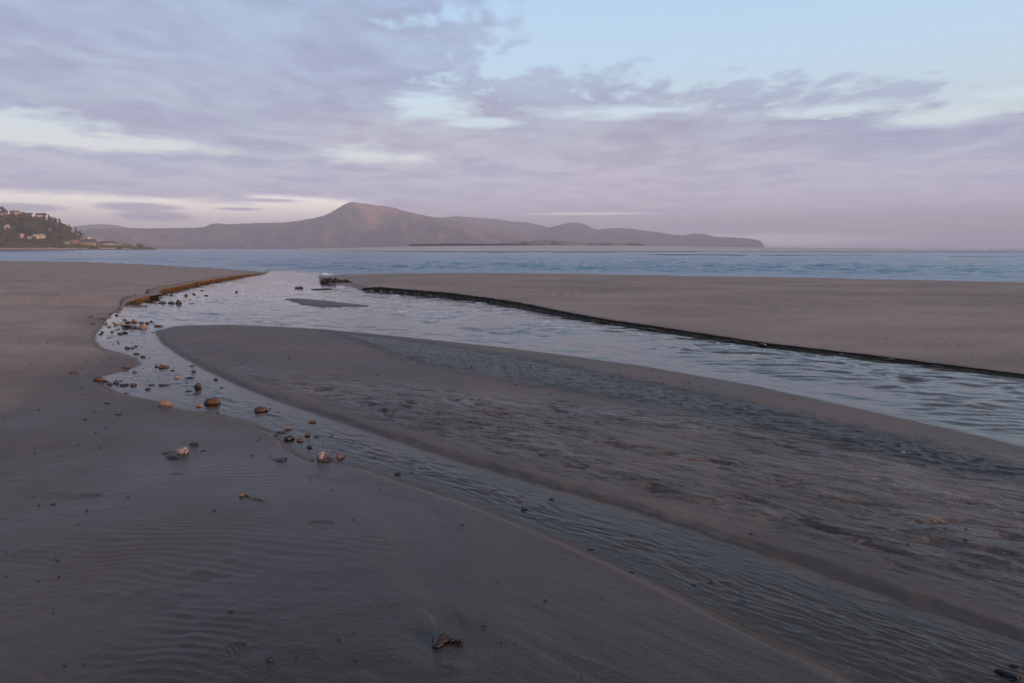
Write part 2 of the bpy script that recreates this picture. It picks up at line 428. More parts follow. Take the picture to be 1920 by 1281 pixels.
        z = z + isE * sst(d, .5, 2.) * (1 - sst(r, 25, 34)) * (0.008 * np.sin(2 * np.pi * phE / 0.24) * sst(fbm(x * .25, y * .45, 2, 143) + 0.1, 0, .35) + 0.010 * fbm(x * 1.2, y * 2.0, 3, 147))
        kx, ky = ground(838, 1217)
        kw_ = 1 - sst(np.hypot(x - kx, (y - ky) * 1.2), 0.06, 0.26)
        z = z * (1 - kw_) + (z0_ - .009) * kw_
        # shoe prints
        for (u, v, wu, wv_, rot) in PRINTS:
            gx, gy = ground(u, v); rr = math.hypot(gx, gy)
            sx = wu * rr / FPX * 0.5; sy = abs(ground(u, v - wv_ / 2)[1] - ground(u, v + wv_ / 2)[1]) * 0.5
            k = (np.abs(x - gx) < sx * 2.2) & (np.abs(y - gy) < sy * 2.2)
            if not k.any(): continue
            qx = (x[k] - gx) * math.cos(rot) + (y[k] - gy) * math.sin(rot); qy = -(x[k] - gx) * math.sin(rot) + (y[k] - gy) * math.cos(rot)
            q = np.hypot(qx / sx, qy / sy) + 0.12 * fbm(x[k] * 20, y[k] * 20, 2, 151)
            z[k] += -0.0035 * sst(-q, -1.05, -0.8) + 0.002 * np.exp(-((q - 1.1) / .15) ** 2) + 0.0020 * sst(-q, -0.95, -0.7) * np.sin(qx * 2 * np.pi / 0.022 + 40 * qy)
        # dampness: hollow, stripe, margins of the streams; plus painted vignette near the camera
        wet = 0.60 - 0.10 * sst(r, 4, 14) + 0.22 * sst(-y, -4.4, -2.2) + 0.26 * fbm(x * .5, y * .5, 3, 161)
        wet = np.where(isE, 0.14 + 0.20 * fbm(x * .16, y * .4, 3, 163) + 0.45 * np.exp(-d / 0.5) * 0, wet)
        dryL = isL * sst(-x - 0.25 * y, 1.0, 9.0) * sst(r, 3, 9)
        wet = wet - 0.55 * dryL
        flatsheen = isL * np.clip(np.exp(-(((x + 1.9) / 1.8) ** 2 + ((y - 4.6) / 1.4) ** 2)) * 1.0, 0, 1) * 0.32
        wet = wet + flatsheen
        wet = np.maximum(wet, isL * (0.95 * sst(inp, -0.10, 0.08)))
        wet = np.maximum(wet, isM * ins * (0.82))
        wet = np.where(isM & (ins < .5), 0.55 + .1 * strk2 + .12 * fbm(x * .7, y * .7, 2, 165), wet)
        wet = np.where(bed, 0.44, wet)
        wet = np.maximum(wet, np.where(isL | isM, np.exp(-np.minimum(np.where(isM, m, d), 5) / 0.06) * 0.85, 0))
        wet = np.maximum(wet, sst(-dL, -1.2, -0.3) * .8)
    wet = np.where(isI, 0.6, wet)
    sand.bar = (mk * onlow * (.35 + .65 * chain)).reshape(sh) if detail else None
    sand.stripe = (isM * ins).reshape(sh) if detail else None
    return z.reshape(sh), np.clip(wet, 0, 1).reshape(sh), dO.reshape(sh), dM.reshape(sh), dL.reshape(sh)

def zat(x, y):
    return float(sand(np.array([x]), np.array([y]))[0][0])

# ------------------------------------------------------------------ materials of the setting
def mat_sand():
    m, t, out = material('damp_sand')
    P = t.node('ShaderNodeNewGeometry').outputs['Position']
    wet = t.attr('wet')  # dampness, also carries the vignette darkening painted into the foreground
    g1 = t.noise(P, 170, 3, 0.75); g2 = t.noise(P, 7, 4, 0.6); g3 = t.noise(t.vscale(P, (0.5, 1.0, 1)), 0.9, 4, 0.6)
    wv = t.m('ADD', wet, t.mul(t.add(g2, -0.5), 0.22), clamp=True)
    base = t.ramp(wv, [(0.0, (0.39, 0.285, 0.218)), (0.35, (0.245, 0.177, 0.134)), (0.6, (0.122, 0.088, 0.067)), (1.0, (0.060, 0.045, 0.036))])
    silt = t.attr('silt')
    base = t.mix(t.mul(silt, .62), base, (0.030, 0.027, 0.028))
    g4 = t.noise(P, 45, 3, .7)
    k = t.add(0.13, t.mul(g1, 0.70), t.mul(g3, 0.44), t.mul(g4, .62))
    base = t.mix(1.0, base, t.xyz(k, k, k), 'MULTIPLY')
    rough = t.ramp(wv, [(0.0, (.85,) * 3), (0.4, (.68,) * 3), (0.7, (.45,) * 3), (1.0, (.2,) * 3)])
    bar = t.attr('bar')
    rt = t.node('ShaderNodeVectorRotate', rotation_type='Z_AXIS'); t.put(rt.inputs['Vector'], P); rt.inputs['Angle'].default_value = R(26)
    b1 = t.noise(t.vscale(rt.outputs[0], (2.6, 8.5, 1)), 1.0, 4, 0.62, 0.35)
    b2 = t.noise(t.vscale(rt.outputs[0], (5.0, 19.0, 1)), 1.0, 3, 0.6, 0.3)
    hb_ = t.add(t.mul(t.ss(b1, .5, .66), -0.052), t.mul(t.m('ABSOLUTE', t.add(b2, -.5)), 0.050))
    h = t.add(t.mul(g1, 0.0012), t.mul(t.noise(P, 60, 3, 0.6), 0.0034), t.mul(g4, .003), t.mul(hb_, bar))
    nb = t.bump(h, 0.75, 1.0)
    shine = t.mul(bar, t.ss(g3, .35, .6, .55, 1.0))
    rough = t.mix(t.mul(shine, .85), rough, (.24, .24, .24))
    b = t.bsdf(Base_Color=base, Roughness=rough, IOR=1.36, Specular_IOR_Level=t.m('MULTIPLY', t.add(t.ss(wv, .25, .8, .17, .33), t.mul(shine, .13)), t.add(1.0, t.mul(silt, -.45))), Normal=nb)
    t.l.new(b, out.inputs[0])
    return m
def mat_stream():
    m, t, out = material('stream_water')
    P = t.node('ShaderNodeNewGeometry').outputs['Position']
    turb = t.attr('turbid')
    rot = t.node('ShaderNodeVectorRotate', rotation_type='Z_AXIS'); t.put(rot.inputs['Vector'], P); rot.inputs['Angle'].default_value = R(44)
    n1 = t.noise(t.vscale(rot.outputs[0], (1.0, 3.2, 1)), 1.5, 3, 0.55, 0.4)
    n2 = t.noise(t.vscale(rot.outputs[0], (1.5, 4, 1)), 9.0, 3, 0.55, 0.3)
    nb = t.bump(t.add(t.mul(n1, t.add(0.005, t.mul(turb, 0.011))), t.mul(n2, t.ss(turb, 0, 1, 0.0048, 0.0018))), 1.0, 1.0)
    fr = t.node('ShaderNodeFresnel'); t.put(fr.inputs['IOR'], t.ss(turb, 0.0, 1.0, 1.19, 1.28)); t.put(fr.inputs['Normal'], nb)
    gl = t.node('ShaderNodeBsdfGlossy'); gl.inputs['Roughness'].default_value = 0.06; t.put(gl.inputs['Normal'], nb); t.put(gl.inputs['Color'], (0.97, 0.97, 0.98, 1))
    tr = t.node('ShaderNodeBsdfTransparent'); tr.inputs['Color'].default_value = (0.93, 0.90, 0.86, 1)
    df = t.node('ShaderNodeBsdfDiffuse'); df.inputs['Color'].default_value = (0.105, 0.083, 0.062, 1)
    body = t.node('ShaderNodeMixShader'); t.put(body.inputs[0], t.mul(turb, t.attr('film'), 0.92)); t.l.new(tr.outputs[0], body.inputs[1]); t.l.new(df.outputs[0], body.inputs[2])
    mx = t.node('ShaderNodeMixShader'); t.put(mx.inputs[0], t.mul(fr.outputs[0], t.attr('film'))); t.l.new(body.outputs[0], mx.inputs[1]); t.l.new(gl.outputs[0], mx.inputs[2])
    t.l.new(mx.outputs[0], out.inputs[0])
    return m
def mat_bay():
    m, t, out = material('bay_water')
    P = t.node('ShaderNodeNewGeometry').outputs['Position']
    n1 = t.noise(t.vscale(P, (0.7, 1.0, 1)), 0.55, 3, 0.55, 0.3)
    n2 = t.noise(t.vscale(P, (0.6, 1.2, 1)), 2.0, 3, 0.6, 0.3)
    n3 = t.noise(t.vscale(P, (0.02, 0.06, 1)), 0.5, 3, 0.6, 0.3)
    nb = t.bump(t.add(t.mul(n1, 0.22), t.mul(n2, 0.10)), t.ss(n3, .3, .65, .55, 1.0), 1.0)
    b = t.bsdf(Base_Color=t.mix(t.ss(n1, .35, .65), (0.006, 0.080, 0.142), (0.016, 0.135, 0.22)), Roughness=0.2, IOR=1.333, Specular_IOR_Level=0.19, Normal=nb)
    t.l.new(b, out.inputs[0])
    return m
def simple(name, c, rough=0.8, var=0.25, scale=3.0, bump=0.0, bscale=8.0, spec=0.3):
    m, t, out = material(name)
    oi = t.node('ShaderNodeTexCoord').outputs['Object']
    n = t.noise(oi, scale, 5, 0.6)
    k = t.add(1.0 - var, t.mul(n, 2 * var))
    base = t.mix(1.0, c, t.xyz(k, k, k), 'MULTIPLY')
    kw = dict(Base_Color=base, Roughness=rough, Specular_IOR_Level=spec)
    if bump: kw['Normal'] = t.bump(t.noise(oi, bscale, 4, 0.6), 1.0, bump)
    t.l.new(t.bsdf(**kw), out.inputs[0])
    return m

# ------------------------------------------------------------------ the beach sheet
FA, FB = R(-42), R(42)
az_f = np.linspace(FA, FB, 920)
az_o = np.linspace(FB, FA + 2 * math.pi, 96)[1:-1]
az_all = np.concatenate([az_f, az_o])
vv = np.arange(1420, 487, -1.3)
r_f = np.array([v_to_r(v) for v in vv])
r_all = np.concatenate([[0.25, 0.7, 1.1], r_f[r_f > 1.3], np.geomspace(r_f[-1] * 1.03, 420, 26)])
X, Y = polar(az_all, r_all)
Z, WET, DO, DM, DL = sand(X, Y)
V = np.stack([X, Y, Z], -1).reshape(-1, 3)
F = grid_faces(len(r_all), len(az_all), wrap=True)
c0 = len(V)
V = np.vstack([V, [[0, 0, float(Z[0].mean())]]])
M_SAND = mat_sand()
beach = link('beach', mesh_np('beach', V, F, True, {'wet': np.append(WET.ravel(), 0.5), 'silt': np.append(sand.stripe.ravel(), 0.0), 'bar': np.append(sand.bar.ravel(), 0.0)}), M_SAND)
tag(beach, kind='structure')

# ------------------------------------------------------------------ stream: sheet of running water in the channel and the shallow rill
vw = np.arange(1330, 499, -0.8)
rw = np.array([v_to_r(v) for v in vw])
X, Y = polar(az_f, rw)
xf, yf = X.ravel(), Y.ravel()
dO = sdf(OUT, xf, yf).reshape(X.shape); dM = sdf(MID, xf, yf).reshape(X.shape)
inside = (dO > -0.35) & (dM < 0.35)
a, c = flow_coords(xf, yf, R(118))
turbid = sst(yf, 8.2, 11.5) 
chan = sdf(G([(200, 640), (300, 612), (430, 610)] + M_up_px[3:]) + [(6.3, 2.3), (12, -9), (30, -9), (30, 60), (-30, 60)] + [ground(180, 600)], xf, yf)
turb = sst(chan, -0.4, 0.3)
wn = fbm(xf * .5, yf * .5, 2, 201)
xs, ys = flow_coords(xf, yf, R(-14))
wavy = fbm(xs * 1.1 + .6 * wn, ys * 2.6 + .6 * wn, 3, 203)
train = sst(fbm(xs * 0.30, ys * 0.42, 3, 207), -0.08, 0.32)
crest = fbm(xs * 1.3 + .8 * wn, ys * 3.4 + .5 * wn, 2, 209)
zw = turb * (0.012 * wavy + 0.036 * train * (0.4 - np.abs(crest)))
a2, c2 = flow_coords(xf, yf, R(-42))
wq = fbm(xf * 1.1, yf * 1.1, 2, 213)
def rid(ang, fa, fc, sd_):
    aa, cc = flow_coords(xf, yf, R(ang))
    return np.clip(1 - 2.6 * np.abs(fbm(aa * fa + .4 * wq, cc * fc + .5 * wq, 2, sd_)), -.6, 1)
br = np.maximum(rid(-30, 1.7, 7.5, 215), rid(-52, 1.5, 8.0, 219)) * .0060 + .0032 * rid(-40, 4, 15, 223)
zw = zw + (1 - turb) * br * (0.35 + 0.8 * sst(fbm(a2 * .6, c2 * 1.3, 2, 227), -.3, .3) + 1.3 * np.exp(-np.abs(dO.ravel() - .15) / .18) * sst(-yf, -7, -4))
zw = zw * sst(np.minimum(dO.ravel(), -dM.ravel()), 0, 0.4)
V = np.stack([xf, yf, zw], -1)
F = grid_faces(X.shape[0], X.shape[1])
keep = inside.ravel()[F].any(1)
F = F[keep]
used, inv = np.unique(F, return_inverse=True)
stream = link('stream', mesh_np('stream', V[used], inv.reshape(-1, 4), True, {'turbid': turb[used], 'film': (sst(np.minimum(dO.ravel(), -dM.ravel()), -.02, .07) * (1 - sst(yf, 46, 58)))[used]}), mat_stream())
tag(stream, kind='structure')

# ------------------------------------------------------------------ bay and open sea
vb = np.concatenate([np.arange(538, 474, -0.3), np.arange(474, 466.35, -0.1)])
rb = np.concatenate([np.geomspace(3, v_to_r(538) * .97, 6), [v_to_r(v) for v in vb], [8000]])
az_b = np.concatenate([np.linspace(FA, FB, 900), az_o])
X, Y = polar(az_b, rb)
RR = np.hypot(X, Y)
dr = np.gradient(rb)[:, None] + 0 * X
Zb = np.zeros_like(X)
for i_, (lam_, am_) in enumerate([(1.3, .06), (2.3, .08), (4.5, .10), (9.0, .12), (20.0, .14)]):
    xr, yr = X * .82 + Y * .57, Y * .82 - X * .57
    n_ = fbm(xr / lam_ * .75, yr / lam_, 2, 301 + i_ * 5)
    Zb += am_ * (0.75 - 1.5 * np.abs(n_)) * (1 - sst(dr, lam_ * .35, lam_ * .9))
gust = 0.85 + 0.35 * sst(fbm(X * .012, Y * .03, 3, 331), -.35, .35)
land_d = sdf(LAND, X.ravel(), Y.ravel()).reshape(X.shape)
Zb = -0.02 + Zb * gust * sst(-land_d, 0, 9) - 0.7 * sst(land_d, 0.6, 3.0)
V = np.stack([X, Y, Zb], -1).reshape(-1, 3)
bay = link('sea', mesh_np('sea', V, grid_faces(len(rb), len(az_b), True), True), mat_bay())
tag(bay, kind='structure')

# ------------------------------------------------------------------ cut banks: crumbly scarps along the channel
def scarp(name, line, hfun, mat, seed, over=0.03):
    P_ = smooth_poly(line, 0.05)
    n = len(P_)
    T = np.gradient(P_, axis=0); T /= np.linalg.norm(T, axis=1)[:, None] + 1e-9
    N = np.stack([T[:, 1], -T[:, 0]], -1)                # towards the water is decided by sign below
    s = np.cumsum(np.r_[0, np.linalg.norm(np.diff(P_, axis=0), axis=1)])
    H = hfun(P_, s)
    jk = 0.55
    prof = [(-0.22, 0.86), (-0.10, 0.99), (-0.03, 1.02), (over, 1.02), (over + .004, 0.86), (over - 0.012, 0.66), (0.012, 0.45), (0.03, 0.24), (0.05, 0.10), (0.075, -0.25)]
    sw = s + 0.25 * pn(s / 0.9, s * 0 + 1.4, seed + 9)
    blocks = fbm(sw / 0.47, s * 0.37 + 3.3, 3, seed) + .2 * pn(s / 1.9, s * 0 + .6, seed + 3)
    rows = []
    for k, (o, hh) in enumerate(prof):
        q = k / (len(prof) - 1)
        face = 1.0 if 2 < k < 9 else (0.3 if k else 0.0)
        jit = jk * face * (0.030 * fbm(sw / 0.31, q * 3.1 + s * .21, 2, seed + 1) + 0.016 * fbm(sw / 0.093, q * 7.7 + s * .33, 2, seed + 2) + 0.020 * np.clip(blocks * 4, -1, 1) * (0.4 + q))
        jz = 0.09 * fbm(sw / 0.17, q * 5.0 + s * .27, 2, seed + 4) * face * H
        sc = np.clip(H / 0.12, 0.35, 1.4)
        off = (o * sc + jit * sc)[:, None] * N
        rows.append(np.column_stack([P_ + off, np.maximum(H * hh, -0.05 if hh < 0 else 0) + jz - (0.012 if k == 0 else 0)]))
    V = np.vstack(rows)
    F = grid_faces(len(prof), n)
    o = link(name, mesh_np(name, V, F, False), mat)
    tag(o, kind='structure')
    return o
def mat_bank(name, face):
    m, t, out = material(name)
    gm_ = t.node('ShaderNodeNewGeometry'); P = gm_.outputs['Position']
    nz = t.sep(gm_.outputs['True Normal'])[2]
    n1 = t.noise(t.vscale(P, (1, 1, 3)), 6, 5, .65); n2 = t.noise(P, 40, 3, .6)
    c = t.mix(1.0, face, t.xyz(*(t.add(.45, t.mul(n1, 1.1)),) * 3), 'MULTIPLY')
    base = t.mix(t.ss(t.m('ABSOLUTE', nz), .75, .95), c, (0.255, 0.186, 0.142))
    t.l.new(t.bsdf(Base_Color=base, Roughness=.85, Specular_IOR_Level=.2, Normal=t.bump(t.add(t.mul(n1, .03), t.mul(n2, .01)), 1.0, 1.0)), out.inputs[0])
    return m
M_SCD = mat_bank('shaded_wet_bank_sand', (0.044, 0.037, 0.030))  # shade of the face turned from the sun is mixed into this wet colour
M_SCO = mat_bank('ochre_bank_sand', (0.26, 0.168, 0.092))
def hE(P_, s):
    y = P_[:, 1]; x = P_[:, 0]
    return (0.040 + 0.0072 * np.clip(y - 8.5, 0, 16)) * (1 - 0.9 * sst(-x, 5.0, 6.6)) * (1 + 0.10 * pn(s / 1.3, s * 0 + .4, 5) + .06 * pn(s / .4, s * 0 + .7, 6))
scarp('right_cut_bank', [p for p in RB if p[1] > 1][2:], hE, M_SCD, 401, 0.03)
def hL(P_, s):
    y = P_[:, 1]
    return (0.012 + 0.165 * sst(y, 19.2, 20.6) * (1 - sst(y, 34, 46) * 0.75)) * (1 + 0.10 * pn(s / 1.1, s * 0, 6))
left_line = smooth_poly(LB, 0.3)
scarp('left_cut_bank', [tuple(p) for p in LB], hL, M_SCO, 431, 0.03)

# ------------------------------------------------------------------ far sand flats across the bay
def flat_sheet(name, top_px, bot_px, z, mat, n=160, seed=0):
    """low bar of sand seen across the water; edges measured at its waterline"""
    us = np.linspace(bot_px[0][0], bot_px[-1][0], n)
    vb_ = np.interp(us, [p[0] for p in bot_px], [p[1] for p in bot_px]) + 0.35 * pn(us / 45, us * 0, seed)
    vt_ = np.interp(us, [p[0] for p in top_px], [p[1] for p in top_px]) + 0.25 * pn(us / 30, us * 0, seed + 1)
    vt_ = np.minimum(vt_, vb_ - 0.05)
    rows = []
    for k, (f, zz) in enumerate([(0, -0.05), (0.06, 0.35), (0.25, 0.8), (0.5, 1.0), (0.75, 0.8), (0.94, 0.35), (1, -0.05)]):
        pr = []
        for u, b_, t_ in zip(us, vb_, vt_):
            g0 = ground(u, b_); g1 = ground(u, t_)
            pr.append((g0[0] + (g1[0] - g0[0]) * f, g0[1] + (g1[1] - g0[1]) * f, zz * z))
        rows.append(pr)
    V = np.array(rows).reshape(-1, 3)
    o = link(name, mesh_np(name, V, grid_faces(7, n)), mat)
    tag(o, kind='structure')
    return o
M_FLAT = simple('far_sand', (0.62, 0.49, 0.43), 0.8, 0.2, 0.02)
M_FLATW = simple('far_wet_sand', (0.105, 0.083, 0.078), 0.6, 0.25, 0.03)
flat_sheet('sand_spit', [(600, 467.3), (760, 467.2), (1000, 467.1), (1300, 467.2), (1500, 467.6), (1960, 468.0)], [(600, 468.0), (700, 469.4), (800, 471.0), (960, 471.3), (1200, 470.8), (1440, 470.6), (1960, 470.8)], 0.25, M_FLAT, 240, 3)
flat_sheet('sand_bar', [(620, 469.0), (760, 471.2), (1100, 471.6), (1320, 471.2)], [(620, 469.2), (720, 472.0), (850, 474.3), (1100, 474.4), (1320, 472.2)], 0.15, M_FLATW, 200, 5)
flat_sheet('sand_bar', [(1160, 477.0), (1400, 477.6), (1640, 479.0)], [(1160, 477.4), (1300, 479.4), (1500, 480.4), (1640, 479.5)], 0.12, M_FLATW, 120, 7)
flat_sheet('sand_bar', [(1735, 481.5), (1830, 481.2), (1960, 482.4)], [(1735, 481.9), (1800, 483.4), (1880, 483.8), (1960, 483.2)], 0.12, M_FLATW, 80, 9)
flat_sheet('sand_bar', [(1180, 472.2), (1500, 471.6), (1960, 472.2)], [(1180, 472.8), (1500, 473.4), (1960, 474.2)], 0.12, M_FLATW, 160, 12)
flat_sheet('tidal_flat', [(-200, 470.4), (60, 470.4), (150, 470.8)], [(-200, 472.8), (40, 472.4), (150, 471.2)], 0.1, M_FLATW, 80, 15)

# ------------------------------------------------------------------ hills and mountains across the bay
def mat_hill(name, green, brown, sc, patch=0.5, tscale=0.05):
    m, t, out = material(name)
    P = t.node('ShaderNodeNewGeometry').outputs['Position']
    n1 = t.noise(t.vscale(P, (1, 1, 2.2)), sc, 5, 0.6, 0.6)
    n2 = t.noise(P, tscale, 3, 0.7)
    n3 = t.noise(P, sc * 5, 4, 0.6, 0.3)
    f = t.ss(t.add(n1, t.mul(t.add(n3, -.5), .25), t.ss(t.sep(P)[2], 150, 290, 0, .12)), patch - 0.04, patch + 0.05)
    g = t.mix(t.ss(n3, .35, .65), green, tuple(v * 1.7 for v in green))
    base = t.mix(f, g, brown)
    k = t.add(0.55, t.mul(n2, 0.9))
    base = t.mix(1.0, base, t.xyz(k, k, k), 'MULTIPLY')
    nb = t.bump(t.add(t.mul(n2, t.add(1.0, t.mul(f, -0.7))), t.mul(n3, 2.0)), 1.0, 9.0)
    t.l.new(t.bsdf(Base_Color=base, Roughness=0.95, Specular_IOR_Level=0.1, Normal=nb), out.inputs[0])
    return m
def mountain(name, crest, r0, r1, mat, nu=420, nr=60, rug=0.16, fuzz=0.012, seed=0, back=1.25, sharp=1.25, gull=9):
    us = np.linspace(crest[0][0], crest[-1][0], nu)
    cv = smooth_poly(crest, 4.0)
    vc = np.interp(us, cv[:, 0], cv[:, 1]) 
    AE = np.array([azel(u, v) for u, v in zip(us, vc)])
    az_, tanE = AE[:, 0], np.tan(np.maximum(AE[:, 1], 0.00005))
    rows = []
    fr = np.concatenate([np.linspace(0, 1, nr), np.linspace(1, back, 12)[1:]])
    for f in fr:
        r = r0 + (r1 - r0) * f
        x, y = r * np.sin(az_), r * np.cos(az_)
        hc = tanE * r1 + CAM_H
        if f <= 1:
            q = f ** sharp
            gl = fbm(x * gull / r1 + f * 0.6, y * gull / r1 * 0.35, 4, seed)
            h = hc * (q + rug * gl * math.sin(math.pi * f) * 1.1)
            h = np.minimum(h, tanE * r * (0.35 + 0.64 * f ** 0.5) + 1)
            h = np.maximum(h, hc * q * 0.3)
            h = h + fuzz * hc.max() * pn(x / 14, y / 14, seed + 8) * (f > 0.03)
        else:
            q = (f - 1) / (back - 1)
            h = hc * (1 - q ** 1.5)
        rows.append(np.column_stack([x, y, h - (2 if f == 0 else 0)]))
    o = link(name, mesh_np(name, np.vstack(rows), grid_faces(len(fr), nu), True), mat)
    tag(o, kind='structure')
    return o
M_MT = mat_hill('mountain_forest', (0.055, 0.055, 0.042), (0.24, 0.125, 0.105), 0.0026, 0.53)
M_CAPE = mat_hill('cape_forest', (0.040, 0.046, 0.046), (0.065, 0.06, 0.05), 0.003, 0.6)
M_RIDGE = mat_hill('ridge_forest', (0.045, 0.050, 0.035), (0.14, 0.09, 0.075), 0.0025, 0.56)
mountain('distant_range', [(60, 447), (110, 433), (140, 424.5), (165, 421), (190, 420), (215, 421.5), (250, 428), (300, 436), (340, 450)], 5600, 6600, M_RIDGE, 120, 30, seed=501)
mountain('back_ridge', [(760, 420), (800, 408), (835, 407), (855, 405), (900, 408), (940, 411.5), (960, 415), (985, 416), (1005, 420), (1035, 428), (1070, 445), (1100, 464)], 4300, 5200, M_MT, 240, 50, seed=511)
mountain('mountain', [(60, 452), (100, 440), (160, 430), (200, 427.5), (257, 428), (345, 427.5), (382, 425.5), (395, 420), (410, 418.5), (430, 420), (475, 418), (540, 416), (590, 408),
                      (620, 398), (636, 388), (648, 381.5), (656, 378.6), (668, 378.8), (700, 383), (735, 387.5), (760, 395), (800, 404), (840, 412), (880, 420), (930, 430), (985, 444), (1040, 458), (1075, 465)], 3300, 4400, M_MT, 700, 80, seed=523, rug=0.7, fuzz=.016, gull=11)
mountain('cape', [(960, 458), (985, 447), (1010, 432), (1040, 424), (1060, 418.5), (1085, 417), (1105, 424), (1118, 430), (1150, 427.5), (1180, 428.5), (1230, 435), (1275, 441), (1300, 438), (1320, 439),
                  (1345, 444), (1390, 446), (1412, 448.5), (1425, 452), (1431, 458), (1436, 465.4)], 4300, 4900, M_CAPE, 420, 50, seed=541, fuzz=0.03, rug=0.1)

# dune spit in front of the mountain
M_DUNE = mat_hill('dune_grass', (0.085, 0.082, 0.048), (0.45, 0.33, 0.25), 0.02, 0.47, 0.3)
M_SCRUB = mat_hill('spit_scrub', (0.035, 0.042, 0.026), (0.07, 0.065, 0.04), 0.02, 0.6, 0.3)
mountain('dune_ridge', [(880, 465), (920, 458), (960, 455), (985, 452.5), (1010, 451), (1035, 451.3), (1060, 453), (1075, 455), (1110, 456), (1150, 455.5), (1190, 456.5), (1205, 458.5), (1225, 464.8)], 1250, 1400, M_DUNE, 260, 24, seed=551, fuzz=0.06)
mountain('scrub_ridge', [(765, 464), (768, 458.3), (800, 457.4), (850, 456.5), (900, 456.8), (940, 457.3), (980, 458.5), (1020, 463)], 1150, 1240, M_SCRUB, 200, 16, seed=561, fuzz=0.14)

mountain('spit_beach', [(560, 466.2), (700, 463.6), (800, 461.4), (1000, 460.4), (1200, 460.8), (1320, 462.4), (1440, 464.2), (1700, 466.0)], 420, 1140, M_FLAT, 220, 20, seed=571, fuzz=0.0, sharp=2.2, rug=.02)
# line of surf far out on the right
M_FOAM = simple('foam', (0.78, 0.78, 0.80), 0.7, 0.08, 0.2)
def surf(u0, u1, v, z, seed):
    us = np.linspace(u0, u1, 160); V = []
    for u in us:
        k = max(0.0, 0.35 + 1.6 * float(pn(u / 26.0, v, seed)) + 0.8 * float(pn(u / 7.0, v, seed + 1)))
        k *= min(1, (u - u0) / 40, (u1 - u) / 40)
        g0 = ground(u, v)
        r = math.hypot(*g0); q = 6.0 / r
        for (f, zz) in ((-1, -0.1), (-.3, 0.75), (0.2, 1.0), (1, -0.1)):
            V.append((g0[0] * (1 + f * q), g0[1] * (1 + f * q), z * k * zz - 0.02))
    F = grid_faces(160, 4)
    o = link('breaking_wave', mesh_np('breaking_wave', np.array(V), F), M_FOAM)
    tag(o, kind='structure')
surf(1430, 1990, 467.15, 1.6, 1)
surf(1560, 1990, 467.5, 1.1, 5)
surf(1180, 1700, 467.3, 0.9, 9)

# ------------------------------------------------------------------ wooded headland on the left, 1 km off
HR0, HR1 = 940.0, 1210.0
_hc = [(-700, 380), (-400, 384), (-150, 388), (0, 398), (35, 405), (80, 411), (110, 423), (130, 433), (150, 444), (170, 452), (200, 457.5), (240, 461), (275, 464), (292, 466.2)]
_hu = np.array([azel(*p)[0] for p in _hc]); _ht = np.array([max(math.tan(azel(*p)[1]), 0) for p in _hc])
def hill_z(azm, r):
    f = np.clip((r - HR0) / (HR1 - HR0), 0, 1)
    hc_ = np.interp(azm, _hu, _ht) * HR1
    n_ = 0.06 * fbm(azm * 60, f * 3.0, 3, 601)
    return 1.2 * sst(f, -0.02, .01) + hc_ * np.clip(f ** 0.85 + n_ * np.sin(np.pi * f), 0, 1.2)
def hill_hit(u, v):
    a_, e_ = azel(u, v); te = math.tan(e_)
    rs = np.linspace(HR0, HR1, 300)
    dd = hill_z(np.full(300, a_), rs) - (CAM_H + te * rs)
    k = int(np.argmax(dd >= 0)) if (dd >= 0).any() else int(np.argmax(dd))
    r = rs[k]
    return a_, r, r * math.sin(a_), r * math.cos(a_), float(hill_z(np.array([a_]), np.array([r]))[0])
def px_of(x, y, z):
    dyv = y * CP - (z - CAM_H) * SP; up = y * SP + (z - CAM_H) * CP
    return 960 + FPX * x / dyv, 640.5 - FPX * up / dyv
M_HILL = simple('hillside_undergrowth', (0.035, 0.036, 0.018), 0.95, 0.5, 0.08, 1.5, 0.4, 0.1)
azh = np.linspace(azel(-700, 466)[0], azel(292, 466)[0], 260)
fh = np.concatenate([np.linspace(0, 1, 50), [1.1, 1.25, 1.5]])
rows = []
for f in fh:
    r = HR0 + (HR1 - HR0) * f
    z_ = hill_z(azh, np.full(azh.shape, min(r, HR1))) * (1 if f <= 1 else max(0, 1 - (f - 1) * 1.2))
    rows.append(np.column_stack([r * np.sin(azh), r * np.cos(azh), z_ - (1.5 if f == 0 else 0)]))
tag(link('headland', mesh_np('headland', np.vstack(rows), grid_faces(len(fh), len(azh)), True), M_HILL), kind='structure')
# beach at its foot
M_FBEACH = simple('headland_beach_sand', (0.20, 0.125, 0.098), 0.85, 0.25, 0.05)
rows = []
tap = 1 - sst(azh, azel(262, 466)[0], azel(292, 466)[0])
for (rr, zz) in ((858, -0.15), (880, 0.12), (905, 0.7), (932, 1.3), (950, 1.45)):
    r = 945 - (945 - rr) * (0.35 + 0.65 * tap) + 5 * fbm(azh * 120, azh * 0 + rr * .1, 2, 611)
    rows.append(np.column_stack([r * np.sin(azh), r * np.cos(azh), zz * (0.4 + .6 * tap)]))
tag(link('headland_beach', mesh_np('headland_beach', np.vstack(rows), grid_faces(5, len(azh)), True), M_FBEACH), kind='structure')

